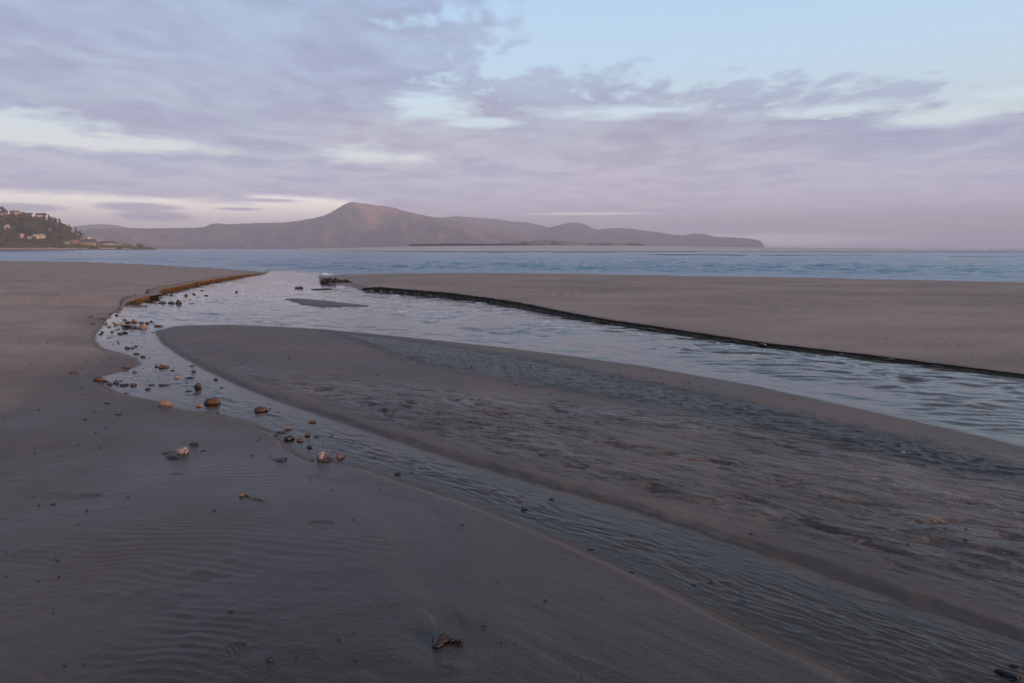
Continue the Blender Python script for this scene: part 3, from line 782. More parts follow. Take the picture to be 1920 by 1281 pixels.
# ------------------------------------------------------------------ houses on the headland
def flat_mat(name, c, rough=0.7, spec=0.3): return simple(name, c, rough, 0.12, 0.6, spec=spec)
W_WHITE = flat_mat('white_siding', (0.55, 0.46, 0.38)); W_PINK = flat_mat('tan_siding', (0.52, 0.36, 0.28)); W_GREY = flat_mat('grey_siding', (0.22, 0.23, 0.25))
W_DARK = flat_mat('dark_siding', (0.06, 0.07, 0.09)); W_BROWN = flat_mat('brown_siding', (0.30, 0.17, 0.11))
RF_GREY = flat_mat('grey_shingles', (0.16, 0.13, 0.12)); RF_DARK = flat_mat('dark_shingles', (0.06, 0.05, 0.055)); RF_RED = flat_mat('rust_roof', (0.36, 0.15, 0.08)); RF_PALE = flat_mat('pale_roof', (0.42, 0.33, 0.26))
GLASS = flat_mat('window_glass', (0.04, 0.05, 0.07), 0.1, 0.6); TRIM = flat_mat('white_trim', (0.55, 0.5, 0.46))
def part(name, VF, mat, parent, loc=(0, 0, 0)):
    o = link(name, mesh_py(name, *VF), mat, parent); o.location = loc
    return o
def gable(w, d, h, over=0.5, along=True, th=0.3):
    """gable roof, ridge along x when along is true"""
    if not along: w, d = d, w
    a, b = w / 2 + over, d / 2 + over
    V = [(-a, -b, 0), (a, -b, 0), (a, b, 0), (-a, b, 0), (-a, 0, h), (a, 0, h)]
    V = V + [(x, y, z + th) for x, y, z in V]
    F = [(0, 4, 5, 1), (2, 5, 4, 3), (6, 7, 11, 10), (8, 9, 10, 11), (0, 1, 7, 6), (2, 3, 9, 8), (0, 6, 10, 4), (4, 10, 9, 3), (1, 5, 11, 7), (5, 2, 8, 11)]
    if not along: V = [(y, -x, z) for x, y, z in V]
    return V, F
def gable_wall(w, d, h, hr, along=True):
    V, F = box_data(-w / 2, w / 2, -d / 2, d / 2, -4.0, h)
    if along:
        V += [(-w / 2, 0, h + hr), (w / 2, 0, h + hr)]
        F = F + [(4, 7, 8), (5, 9, 6)]
    else:
        V += [(0, -d / 2, h + hr), (0, d / 2, h + hr)]
        F = F + [(4, 8, 5), (6, 9, 7)]
    return V, F
house_rects = []
def house(u, v, wpx, hpx, wall, roof, label, along=True, rz=0.0, deck=False, chim=True, rng=None, hit=None, pitch=0.55):
    a_, r, x, y, z = hit if hit else hill_hit(u, v)
    k = r / FPX
    w = wpx * k * .66; H = hpx * k * .68; d = max(7.0, w * 0.6) if wpx < 26 else 12.0
    span = d if along else w
    hr = min(span * 0.5 * pitch * 1.3, H * 0.45); h = H - hr
    root = empty('house', (x, y, z), -a_ + rz)
    tag(root, label, 'house', 'houses on the wooded headland' if rng is None else rng)
    part('wall', gable_wall(w, d, h, hr, along), wall, root)
    rf = part('roof', gable(w, d, hr + 0.12, 0.6, along), roof, root, (0, 0, h))
    if chim: part('chimney', box_data(w * .18, w * .18 + .9, -0.4, .5, 0.2, hr + 1.3), wall, rf)
    storeys = max(1, int(h / 2.9)); nwin = max(2, int(w / 3.2))
    for s_ in range(storeys):
        for i in range(nwin):
            wx = -w / 2 + (i + .5) * w / nwin; z0 = 0.9 + s_ * (h / storeys)
            wn = part('window', box_data(-0.8, 0.8, -0.06, 0.06, 0, 1.4), TRIM, root, (wx, -d / 2 - 0.02, z0))
            part('pane', box_data(-0.65, 0.65, -0.03, 0.03, 0.12, 1.28), GLASS, wn, (0, -0.06, 0))
    part('door', box_data(-0.5, 0.5, -0.05, 0.05, 0, 2.05), W_BROWN, root, (w / 2 + 0.03, 0, 0)).rotation_euler = (0, 0, R(90))
    if deck:
        dk = part('deck', box_data(-w * .45, w * .45, -2.4, 0, 0, 0.25), TRIM, root, (0, -d / 2 - .05, h * 0.48))
        for i in range(4):
            part('deck_post', box_data(-.12, .12, -.12, .12, -h * .48 - 3, 0), TRIM, dk, (-w * .42 + i * w * .28, -2.2, 0))
        part('railing', box_data(-w * .45, w * .45, -2.4, -2.3, 0.25, 1.2), TRIM, dk)
    house_rects.append((u - wpx / 2, v - hpx, u + wpx / 2, v - hpx * .35, r))
    return root
house(6, 404, 15, 9, W_BROWN, RF_DARK, 'brown house at the left frame edge on the hilltop', True, 0.2)
house(28, 403, 17, 10, W_PINK, RF_GREY, 'pale tan house on the hilltop, second from the left frame edge', True, 0.1, True)
house(78, 410, 19, 13, W_PINK, RF_DARK, 'stacked two storey house with decks highest right on the hilltop', True, 0.15, True)
house(13, 431, 13, 10, W_WHITE, RF_PALE, 'bright white gabled house alone mid slope at the left edge', False, 0.25)
house(40, 446, 8, 9, W_PINK, RF_RED, 'narrow tan house half hidden below mid slope', False, 0.3, chim=False)
house(73, 447, 22, 8, W_WHITE, RF_PALE, 'wide cream house with pale gable roof above the shore trees', True, 0.3)
house(56, 448, 9, 5, W_WHITE, RF_PALE, 'small cream annex left of the wide cream house', True, 0.1, chim=False)
house(94, 433, 7, 7, W_GREY, RF_DARK, 'small grey house peeking out of the middle of the wood', False, 0.2, chim=False)
house(167, 450, 13, 9, W_WHITE, RF_PALE, 'white house standing highest behind the waterfront lodge', False, 0.3, True)
house(153, 449, 7, 6, W_PINK, RF_GREY, 'little tan house left of the highest white waterfront house', True, 0.2, chim=False)
house(141, 457, 14, 7, W_BROWN, RF_RED, 'brown house with rust coloured roof left of the long lodge', True, 0.1)
house(126, 457, 11, 6, W_PINK, RF_GREY, 'leftmost tan house of the waterfront row', True, -0.1, chim=False)
house(165, 460, 32, 9, W_PINK, RF_GREY, 'long low tan lodge in the waterfront row', True, 0.05)
house(185, 461, 8, 8, W_DARK, RF_DARK, 'narrow dark blue house beside the long lodge', False, 0.0, True, chim=False)
house(203, 461, 27, 10, W_PINK, RF_DARK, 'large tan house with dark roof in the waterfront row', True, 0.1, True)
house(221, 462, 12, 9, W_GREY, RF_DARK, 'grey house with steep dark gable near the point', False, 0.1)
house(237, 462, 13, 6, W_PINK, RF_GREY, 'rightmost low tan house of the waterfront row', True, 0.0)
# three tiny farm houses on the far shore
for (u, lab) in ((463, 'left tiny white farmhouse at the foot of the far ridge'), (471, 'right tiny white farmhouse of the pair on the far shore'), (529, 'lone tiny white farmhouse below the mountain')):
    a_ = azel(u, 460)[0]; r = 3290.0
    house(u, 461, 3.0, 1.6, W_WHITE, RF_PALE, lab, True, 0, chim=False, rng='tiny farmhouses on the far shore', hit=(a_, r, r * math.sin(a_), r * math.cos(a_), 8.0))

# ------------------------------------------------------------------ trees on the headland
def leaf_mat(name, c):
    m, t, out = material(name)
    oi = t.node('ShaderNodeObjectInfo').outputs['Random']
    P = t.node('ShaderNodeNewGeometry').outputs['Position']
    n = t.noise(P, 0.6, 2, 0.5)
    k = t.add(0.55, t.mul(n, 0.6), t.mul(oi, 0.5))
    base = t.mix(1.0, c, t.xyz(k, k, t.mul(k, 0.9)), 'MULTIPLY')
    t.l.new(t.bsdf(Base_Color=base, Roughness=0.8, Specular_IOR_Level=0.15), out.inputs[0])
    return m
LF_DARK = leaf_mat('dark_conifer_needles', (0.095, 0.080, 0.040)); LF_PINE = leaf_mat('shore_pine_needles', (0.12, 0.10, 0.045)); LF_BROAD = leaf_mat('broad_leaves', (0.12, 0.115, 0.04)); LF_SHRUB = leaf_mat('shrub_leaves', (0.12, 0.12, 0.04))
BARK = simple('bark', (0.10, 0.07, 0.05), 0.9, 0.3, 2)
def quads(points, size, rnd):
    V, F = [], []
    for p in points:
        n = Vector((rnd.gauss(0, 1), rnd.gauss(0, 1), rnd.gauss(0.5, 1))).normalized()
        a = n.orthogonal().normalized(); b = n.cross(a)
        an = rnd.random() * 6.28; a, b = a * math.cos(an) + b * math.sin(an), b * math.cos(an) - a * math.sin(an)
        s = size * rnd.uniform(0.6, 1.4); i = len(V)
        p = Vector(p)
        V += [tuple(p + a * s), tuple(p + b * s * .7), tuple(p - a * s), tuple(p - b * s * .7)]
        F.append((i, i + 1, i + 2, i + 3))
    return V, F
def crown_mesh(kind, seed):
    rnd = random.Random(seed); pts = []
    if kind == 'conifer':
        for i in range(420):
            h = rnd.random() ** 0.8; rad = (1 - h) ** 0.8 * 2.6 * rnd.uniform(.75, 1.2) + .15
            a = rnd.random() * 6.28; q = rnd.random() ** .4
            tier = 0.35 * math.sin(h * 26 + a)
            pts.append((math.cos(a) * rad * q, math.sin(a) * rad * q, 2.2 + h * 11 - q * rad * 0.25 + tier))
        return mesh_py('crown', *quads(pts, .5, rnd))
    n = 9 if kind == 'pine' else 7
    for b in range(n):
        a = rnd.random() * 6.28; q = rnd.random() ** .6
        c = Vector((math.cos(a) * 2.9 * q, math.sin(a) * 2.9 * q, (5.5 + 5.0 * rnd.random() * (1.2 - q * .7)) if kind == 'pine' else 3.4 + 4.2 * rnd.random() * (1.2 - q * .6)))
        rx = rnd.uniform(1.2, 2.1); rz_ = rx * (0.5 if kind == 'pine' else 0.75)
        for i in range(55):
            v = Vector((rnd.gauss(0, 1), rnd.gauss(0, 1), rnd.gauss(0, 1))).normalized() * rnd.uniform(.65, 1.05)
            pts.append((c.x + v.x * rx, c.y + v.y * rx, c.z + v.z * rz_))
    return mesh_py('crown', *quads(pts, .48, rnd))
def trunk_mesh(h, r, seed):
    rnd = random.Random(seed); V, F = [], []
    def limb(p0, p1, r0, r1):
        i = len(V); ax = (p1 - p0).normalized(); o = ax.orthogonal().normalized(); q = ax.cross(o)
        for (p, rr) in ((p0, r0), (p1, r1)):
            for k in range(6):
                an = k * math.pi / 3; V.append(tuple(p + (o * math.cos(an) + q * math.sin(an)) * rr))
        for k in range(6): F.append((i + k, i + (k + 1) % 6, i + 6 + (k + 1) % 6, i + 6 + k))
    p = Vector((0, 0, -1)); lean = Vector((rnd.uniform(-.06, .06), rnd.uniform(-.06, .06), 1))
    for k in range(4):
        p2 = p + lean * (h + 1) / 4 + Vector((rnd.uniform(-.15, .15), rnd.uniform(-.15, .15), 0))
        limb(p, p2, r * (1 - k * .22), r * (1 - (k + 1) * .22)); p = p2
        if k > 0:
            for _ in range(2):
                an = rnd.random() * 6.28; limb(p, p + Vector((math.cos(an) * 2, math.sin(an) * 2, 1.2)), r * .3, r * .1)
    return mesh_py('trunk', V, F, True)
kinds = [('conifer', LF_DARK, 12.0), ('conifer', LF_DARK, 12.0), ('conifer', LF_PINE, 12.0), ('pine', LF_PINE, 9.5), ('pine', LF_DARK, 9.5), ('pine', LF_PINE, 9.5), ('broad', LF_BROAD, 6.5), ('broad', LF_BROAD, 6.5)]
protos = []
for i, (kd, lm, th) in enumerate(kinds):
    cm = crown_mesh(kd, 900 + i); cm.materials.append(lm)
    tm = trunk_mesh(th, 0.28, 950 + i); tm.materials.append(BARK)
    protos.append((kd, cm, tm))
rnd = random.Random(5)
TREE_LAB = {'conifer': 'pointed dark evergreen tree in the wood covering the headland', 'pine': 'flat topped shore pine in the wood covering the headland', 'broad': 'rounded leafy green tree low on the headland slope'}
TREE_CAT = 'tree'
def plant(x, y, z, sc, pi_, label=None, group=None, rz=0, squash=1.0):
    kd, cm, tm = protos[pi_]
    e = empty({'conifer': 'conifer_tree', 'pine': 'shore_pine', 'broad': 'leafy_tree'}[kd], (x, y, z), rz)
    e.scale = (sc * rnd.uniform(.9, 1.15), sc * rnd.uniform(.9, 1.15), sc * squash)
    tag(e, label or TREE_LAB[kd], TREE_CAT, group or ('headland ' + {'conifer': 'evergreens', 'pine': 'shore pines', 'broad': 'leafy trees'}[kd]))
    link('trunk', tm, None, e); link('crown', cm, None, e)
    return e
HS = [(6, 400, 'brown hilltop house'), (28, 399, 'pale tan hilltop house'), (78, 404, 'stacked hilltop house with decks'), (13, 427, 'bright white gabled house'), (40, 442, 'narrow half hidden tan house'),
      (73, 444, 'wide cream house'), (94, 430, 'small grey house in the wood'), (160, 450, 'highest white waterfront house'), (135, 455, 'rust roofed waterfront house')]
count = 0; tries = 0
while count < 250 and tries < 9000:
    tries += 1
    u = rnd.uniform(-25, 178); f = rnd.random() ** 0.9
    a_ = azel(u, 460)[0]; r = HR0 + 6 + (HR1 - HR0 - 6) * f
    z_ = float(hill_z(np.array([a_]), np.array([r]))[0])
    x_, y_ = r * math.sin(a_), r * math.cos(a_)
    if z_ < 5 + 2 * rnd.random(): continue
    pi_ = rnd.choice([0, 1, 2, 3, 3, 4, 4, 5, 5, 6, 7] if z_ > 16 else [3, 5, 6, 6, 7])
    sc = rnd.uniform(.7, 1.12) * (0.72 if z_ < 14 else 1.0)
    if f > .93: sc *= .75
    uu, vv_ = px_of(x_, y_, z_); top = px_of(x_, y_, z_ + 11 * sc)[1]
    bad = any(uu + 3.2 > h[0] and uu - 3.2 < h[2] and vv_ > h[1] + 2 and top < h[3] - 2 and r < h[4] + 14 for h in house_rects)
    if bad: continue
    hb_ = min(HS, key=lambda q: (q[0] - uu) ** 2 + 2 * (q[1] - vv_) ** 2)
    ddx, ddy = uu - hb_[0], vv_ - hb_[1]
    rel = ('right of' if ddx > 0 else 'left of') if abs(ddx) > abs(ddy) * 1.3 else ('below' if ddy > 0 else 'above')
    far_ = 'just ' if ddx * ddx + ddy * ddy < 170 else 'farther '
    kd_ = protos[pi_][0]
    lab_ = {'conifer': 'pointed dark evergreen tree ', 'pine': 'flat topped shore pine ', 'broad': 'rounded leafy tree '}[kd_] + far_ + rel + ' the ' + hb_[2]
    plant(x_, y_, z_, sc, pi_, lab_, rz=rnd.random() * 6.28); count += 1
for (u, v, pi_, sc, lab) in ((3, 396, 3, .9, 'windswept pine on the skyline at the left frame edge'), (10, 399, 4, .85, 'dark windswept pine on the skyline beside the brown hilltop house'),
                             (55, 408, 3, .9, 'broad pine on the skyline between the two tan hilltop houses'), (109, 423, 4, .8, 'lone windswept pine standing out of the skyline slope right of the hilltop houses'),
                             (169, 452, 3, .55, 'small pine on the skyline just right of the highest white waterfront house'), (185, 455, 4, .42, 'tiny dark pine on the skyline above the narrow dark blue house')):
    a_, r, x_, y_, z_ = hill_hit(u, v + 4)
    plant(x_, y_, z_, sc, pi_, lab, 'skyline pines', rnd.random() * 6)
# bush on the point
for (u, v, sc, sq, lab) in ((262, 465.5, 1.05, .95, 'large rounded bush at the tip of the headland'), (253, 465, .6, .9, 'small rounded bush left of the large bush at the headland tip'), (272, 466, .6, .7, 'low bush trailing off right of the headland tip')):
    a_ = azel(u, v)[0]; r = 955.0
    plant(r * math.sin(a_), r * math.cos(a_), 0.5, sc, 6, lab, 'bushes on the point', u, sq)
# shrubs and undergrowth that read as one green mass
pts = []
while len(pts) < 9000:
    u = rnd.uniform(-60, 285); f = rnd.random() ** 2.2
    a_ = azel(u, 460)[0]; r = HR0 + 2 + 240 * f
    z_ = float(hill_z(np.array([a_]), np.array([r]))[0]) + rnd.random() ** 2 * 2.6 * (1 if u < 250 else .5)
    if z_ < 1.0 and rnd.random() < .6: continue
    x_, y_ = r * math.sin(a_), r * math.cos(a_)
    uu, vv_ = px_of(x_, y_, z_)
    if any(h[0] < uu < h[2] and h[1] < vv_ < h[3] - 2 and r < h[4] + 3 for h in house_rects): continue
    pts.append((x_, y_, z_))
sh = link('shrub_thicket', mesh_py('shrub_thicket', *quads(pts, .8, rnd)), LF_SHRUB)
tag(sh, 'green undergrowth and shrubs covering the lower headland slope', 'shrubs', kind='stuff')

# driftwood logs along the headland beach
LOG = simple('bleached_driftwood', (0.50, 0.40, 0.33), 0.85, 0.2, 1)
def log_mesh(seed):
    rd = random.Random(seed); V, F = [], []
    n = 7; L = rd.uniform(4, 9)
    for i in range(n):
        q = i / (n - 1); rr = 0.42 * (1 - .5 * q) * rd.uniform(.85, 1.15)
        for k in range(7):
            an = k * 6.283 / 7; V.append((L * (q - .5), rr * math.cos(an) + .3 * math.sin(q * 5 + seed), rr * math.sin(an) + .35))
    for i in range(n - 1):
        for k in range(7): F.append((i * 7 + k, i * 7 + (k + 1) % 7, (i + 1) * 7 + (k + 1) % 7, (i + 1) * 7 + k))
    F += [tuple(range(6, -1, -1)), tuple(range((n - 1) * 7, n * 7))]
    return mesh_py('driftwood_log', V, F, True)
logs = [log_mesh(i) for i in range(5)]
for m_ in logs: m_.materials.append(LOG)
for i in range(44):
    u = rnd.uniform(0, 150) if i < 34 else rnd.uniform(150, 245)
    a_ = azel(u, 460)[0]; r = rnd.uniform(931, 940)
    o = link('driftwood_log', logs[i % 5]); o.location = (r * math.sin(a_), r * math.cos(a_), 1.25); o.rotation_euler = (0, 0, rnd.uniform(-.5, .5) - a_); o.scale = (1, 1, rnd.uniform(.8, 1.5))
    tag(o, 'bleached driftwood log on the beach below the headland', 'driftwood', 'driftwood along the headland beach')

# ------------------------------------------------------------------ gulls on the far sand bar
GULL = simple('gull_feathers', (0.82, 0.80, 0.78), 0.7, 0.08, 5); BEAK = simple('gull_beak', (0.6, 0.35, 0.05), 0.5); LEGM = simple('gull_leg', (0.5, 0.3, 0.2), 0.6)
def lathe_x(prof, n=10):
    V, F = [], []
    for (x, z, r) in prof:
        for k in range(n):
            an = k * 6.283 / n; V.append((x, r * math.cos(an), z + r * math.sin(an)))
    for i in range(len(prof) - 1):
        for k in range(n): F.append((i * n + k, i * n + (k + 1) % n, (i + 1) * n + (k + 1) % n, (i + 1) * n + k))
    return V, F
gm = mesh_py('body', *lathe_x([(-.34, .27, .005), (-.28, .28, .03), (-.16, .29, .08), (0, .30, .11), (.12, .33, .10), (.2, .40, .06), (.235, .46, .055), (.27, .5, .058), (.31, .505, .045), (.34, .5, .012)]), True); gm.materials.append(GULL)
bm_ = mesh_py('beak', *lathe_x([(.335, .5, .016), (.37, .497, .011), (.40, .485, .002)], 6), True); bm_.materials.append(BEAK)
lm_ = mesh_py('leg', *box_data(-.01, .01, -.01, .01, 0, .24)); lm_.materials.append(LEGM)
for i, (u, v) in enumerate([(843, 472.2), (848, 472.4), (853, 472.1), (858, 472.5), (862, 472.2), (867, 472.5), (872, 472.2), (876, 472.6), (881, 472.3), (886, 472.2), (891, 472.4)]):
    gx, gy = ground(u, v, .12)
    e = empty('gull', (gx, gy, .12), rnd.random() * 6.28); e.scale = (1.9,) * 3
    tag(e, 'white gull resting in the flock on the far sand bar', 'gull', 'gulls on the far sand bar')
    link('body', gm, None, e); link('beak', bm_, None, e)
    for s_ in (-.05, .05):
        l = link('leg', lm_, None, e); l.location = (0, s_, 0)

# ------------------------------------------------------------------ stones
def mat_stone(name, c1, c2, rough, spec=0.4, streak=1.0):
    m, t, out = material(name)
    tc = t.node('ShaderNodeTexCoord').outputs['Object']
    rn = t.node('ShaderNodeObjectInfo').outputs['Random']
    P = t.node('ShaderNodeVectorMath', operation='ADD'); t.put(P.inputs[0], t.vscale(tc, (1, 1, streak))); t.put(P.inputs[1], t.xyz(t.mul(rn, 40), rn, 0)); P = P.outputs[0]
    n1 = t.noise(P, 16, 5, 0.68, .6); n2 = t.noise(P, 60, 3, .6)
    base = t.mix(t.ss(n1, .38, .62), c1, c2)
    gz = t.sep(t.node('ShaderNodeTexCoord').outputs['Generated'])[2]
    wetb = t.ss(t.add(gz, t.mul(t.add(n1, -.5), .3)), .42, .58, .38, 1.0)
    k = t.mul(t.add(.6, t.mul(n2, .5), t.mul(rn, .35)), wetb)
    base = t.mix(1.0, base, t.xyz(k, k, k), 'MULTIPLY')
    nb = t.bump(t.add(t.mul(n1, .012), t.mul(n2, .003)), .8, 1.0)
    t.l.new(t.bsdf(Base_Color=base, Roughness=rough, Specular_IOR_Level=spec, Normal=nb), out.inputs[0])
    return m
ST = {'T': mat_stone('tan_stone', (0.20, 0.125, 0.085), (0.38, 0.25, 0.175), .6), 'B': mat_stone('brown_stone', (0.055, 0.032, 0.022), (0.17, 0.092, 0.055), .5),
      'D': mat_stone('dark_stone', (0.035, 0.028, 0.026), (0.075, 0.055, 0.045), .42), 'K': mat_stone('black_stone', (0.012, 0.014, 0.018), (0.028, 0.028, 0.032), .4),
      'G': mat_stone('grey_stone', (0.09, 0.085, 0.085), (0.16, 0.14, 0.13), .5), 'P': mat_stone('pale_pink_stone', (0.10, 0.065, 0.055), (0.48, 0.34, 0.28), .5), 'O': mat_stone('ochre_clod', (0.26, 0.15, 0.07), (0.36, 0.22, 0.10), .85)}
WORD = {'T': 'tan', 'B': 'brown', 'D': 'dark', 'K': 'black', 'G': 'grey', 'P': 'pale pink', 'O': 'ochre'}
def stone_mesh(w, d, h, seed, sub=3, cuts=5):
    bm = bmesh.new(); bmesh.ops.create_icosphere(bm, subdivisions=sub, radius=1.0)
    rd = random.Random(seed); off = Vector((seed * 3.7, seed * 1.3, seed * 0.7))
    planes = []
    for _ in range(cuts):
        n = Vector((rd.gauss(0, 1), rd.gauss(0, 1), rd.gauss(.3, .8))).normalized(); planes.append((n, rd.uniform(.42, .8)))
    for v in bm.verts:
        p = v.co.copy()
        for n, k in planes:
            q = p.dot(n)
            if q > k: p -= n * (q - k) * .85
        p *= 1 + .24 * mnoise.noise(p * 1.3 + off) + .10 * mnoise.noise(p * 3.1 + off) + .04 * mnoise.noise(p * 7 + off)
        p.z = p.z if p.z > -.35 else -.35 + (p.z + .35) * .3
        v.co = Vector((p.x * w / 2, p.y * d / 2, (p.z + .30) * h / 1.32))
    me = bpy.data.meshes.new('stone'); bm.to_mesh(me); bm.free()
    me.polygons.foreach_set('use_smooth', [True] * len(me.polygons))
    return me
# (u, v of the base, width px, height px, colour, own label)
STONES = [
 (174,597,20,6,'T','flat tan stone on dry sand left of the rill head'), (191,600,15,3,'B'), (219,592,9,5,'D'), (207,590,5,2,'D'), (223,586,9,4,'O'), (176,610,11,4,'B'), (195,608,11,5,'T'), (205,613,10,3,'T'),
 (216,609,12,5,'T'), (234,601,9,5,'B'), (240,605,13,4,'D'), (252,604,10,8,'T','upright rounded tan stone at the back of the stone heap'), (263,607,9,5,'D'), (276,608,10,6,'D'), (284,604,7,4,'D'), (232,612,9,8,'T'), (242,614,17,8,'D'),
 (252,616,13,8,'G','grey slab leaning on the big tan stone in the heap'), (266,617,19,12,'T','biggest tan stone of the heap at the rill head'), (297,613,15,8,'B','brown stone sitting alone right of the heap at the bar tip'), (192,624,7,4,'B'), (188,628,10,3,'D'), (210,623,6,3,'B'),
 (216,620,7,3,'T'), (224,628,12,6,'K'), (234,626,14,6,'D'), (234,618,7,3,'D'), (248,621,9,3,'D'), (206,635,12,4,'B'), (221,641,6,3,'D'), (222,645,6,2,'D'), (211,646,5,2,'D'), (240,641,4,2,'D'),
 (247,643,3,2,'K'), (237,654,11,6,'D'), (248,654,11,4,'B'), (255,651,8,4,'B'), (256,665,12,6,'B'), (267,670,13,5,'D'), (273,673,3,2,'D'), (281,672,4,2,'D'), (303,690,11,11,'B','knobbly upright brown stone midway down the rill head'), (311,690,11,7,'B'),
 (294,689,8,5,'D'), (236,692,18,6,'B','long flat brown stone beside the left edge of the rill'), (253,699,12,5,'B'), (324,696,10,4,'K'), (363,698,8,6,'D'), (360,687,8,3,'K'), (360,703,5,2,'K'), (333,710,12,7,'T','rounded tan stone alone in mid rill'),
 (354,711,19,5,'K','long flat black stone right of the rounded tan stone'), (404,713,12,6,'D'), (187,715,23,12,'B','big brown stone at the leftmost bay of the rill'), (199,717,8,5,'D'), (218,720,15,8,'D'), (206,722,13,6,'B'), (234,724,17,6,'D'), (250,724,16,7,'B','smooth brown stone at the right end of the row in the leftmost bay'),
 (285,723,12,5,'B'), (276,731,12,6,'K'), (309,724,25,6,'D','long low dark stone in the middle of the rill bay'), (349,720,6,3,'D'), (373,728,18,12,'B','blocky brown stone standing in the rill above the brown boulder'), (370,733,8,6,'K'), (353,735,14,4,'K'), (366,740,19,6,'D','low dark stone just above the brown boulder'), (416,728,9,4,'D'),
 (405,733,5,3,'D'), (238,738,9,3,'K'), (310,765,24,15,'T','pale tan block at the lower edge of the rill, left of the brown boulder'), (373,763,14,9,'T','small pinkish tan stone touching the brown boulder'), (400,760,33,19,'B','largest rounded brown boulder in the rill'), (200,760,16,4,'D'), (136,704,18,6,'D','flat dark stone on the sand farthest left'),
 (194,679,6,2,'D'), (153,729,10,2,'D'), (160,743,7,3,'D'), (160,793,10,4,'K'), (179,777,14,3,'B'), (222,782,17,3,'D'), (388,776,11,3,'D'), (408,775,8,3,'K'),
 (344,859,26,21,'P','shiny streaked pale boulder in the small pool group on the left sand'), (325,868,32,10,'K','low black stone in front of the streaked boulder'), (317,858,22,7,'B','brown slab behind the low black stone in the small pool'), (366,840,18,8,'D','dark stone just behind the streaked boulder'), (381,851,10,2,'K'),
 (490,773,26,14,'B','wedge shaped brown stone alone in mid rill'), (506,767,5,4,'K'), (584,793,20,8,'B','reddish brown pointed stone nearest the middle bar'), (538,806,22,10,'T','pinkish stone at the back of the lower rill cluster'), (530,813,26,7,'D','flat dark stone in front of the pinkish stone'), (577,818,13,12,'B','upright brown stone right of the lower rill cluster'),
 (543,826,21,11,'K','jagged blue black stone in the lower rill cluster'), (563,828,16,9,'B','brown stone at the right end of the lower rill cluster'), (594,820,14,6,'D'), (517,819,9,4,'K'), (580,827,5,3,'K'), (605,832,5,3,'K'), (636,830,10,3,'D'), (581,840,11,8,'K','round black stone above the white topped boulder'),
 (609,865,38,24,'P','pale pink boulder mottled white at the rill edge'), (637,861,22,14,'B','red brown stone behind the right side of the mottled boulder'), (524,868,29,7,'K','low flat black stone left of the mottled boulder'), (585,864,9,4,'K'), (746,891,13,8,'K'), (774,885,8,5,'K'), (787,879,7,3,'K'), (663,982,6,3,'K'), (684,881,9,2,'D'),
 (928,919,15,3,'K'), (1035,937,12,6,'K'), (983,957,14,8,'K'), (1108,1031,17,6,'K'), (1185,1075,12,5,'K'), (665,1207,5,3,'K'), (101,958,9,3,'K'), (433,1170,13,5,'K','flat black pebble on the rippled sand near the bottom'), (508,1266,16,10,'K','round black pebble at the bottom edge left of the kelp scrap'), (125,1275,8,3,'K'),
 (1334,1092,11,5,'K'), (1392,1111,6,4,'K'), (1390,1131,20,6,'B','flat brown stone in the lower rill'), (1302,1098,10,4,'K'), (1894,1276,40,18,'K','large black stone in the bottom right corner'), (1900,1252,16,5,'K','flat black stone just above the corner stone'),
 (297,554,15,6,'D'), (321,554,8,4,'D'), (349,555,8,5,'D'), (365,553,6,3,'D'), (386,555,8,3,'D'), (379,546,8,3,'D'), (444,548,6,4,'D'), (462,548,5,2,'D'), (304,570,18,8,'D','left dark stone of the trio below the ochre bank'), (321,570,14,6,'D','middle dark stone of the trio below the ochre bank'),
 (335,570,15,9,'B','peaked brown stone of the trio below the ochre bank'), (359,570,12,3,'D'), (287,568,10,4,'B'), (274,575,6,3,'B'), (250,568,11,2,'D'), (563,542,22,7,'D','dark mossy rock alone in the river mouth')]
def zone(u, v):
    if v < 580: return 'in the stream below the ochre left bank'
    if u < 172: return 'lying on the dry sand at far left'
    if v < 632: return 'in the stone heap at the rill head'
    if v < 680: return 'in the shallow bend below the stone heap'
    if v < 750 : return 'in the wide stony bay of the rill'
    if u < 300: return 'on the sand below the stony bay'
    if v < 800: return 'in the rill right of the brown boulder'
    if v < 875 and u < 700: return 'near the lower rill cluster'
    if v < 960 and u > 670: return 'in the middle stretch of the rill'
    if u > 1000: return 'along the lower rill near the bottom right'
    return 'on the rippled foreground sand'
labs = {}
for i, S in enumerate(STONES):
    u, v, wpx, hpx, col_ = S[:5]
    gx, gy = ground(u, v); r = math.hypot(gx, gy); k = math.sqrt(r * r + CAM_H ** 2) / FPX
    wd = wpx * k * (.94 if wpx > 12 else 1); dp = wd * random.uniform(.6, .85); hh = max(hpx * k * 0.74 - 0.3 * dp * CAM_H / r, wd * .14)
    sub = 3 if wpx > 16 else 2
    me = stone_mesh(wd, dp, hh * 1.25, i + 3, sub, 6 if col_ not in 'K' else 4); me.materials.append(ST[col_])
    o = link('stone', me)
    gy2 = gy + dp * .4; gx2 = gx * gy2 / gy
    o.location = (gx2, gy2, max(zat(gx2, gy2), -0.004) - hh * .16); o.rotation_euler = (random.uniform(-.12, .12), random.uniform(-.12, .12), random.uniform(-.5, .5))
    if len(S) > 5: tag(o, S[5], 'stone')
    else:
        lab = ('small ' if wpx >= 8 else 'tiny ') + WORD[col_] + ' stone ' + zone(u, v)
        tag(o, lab, 'stone', WORD[col_] + ' stones ' + zone(u, v))

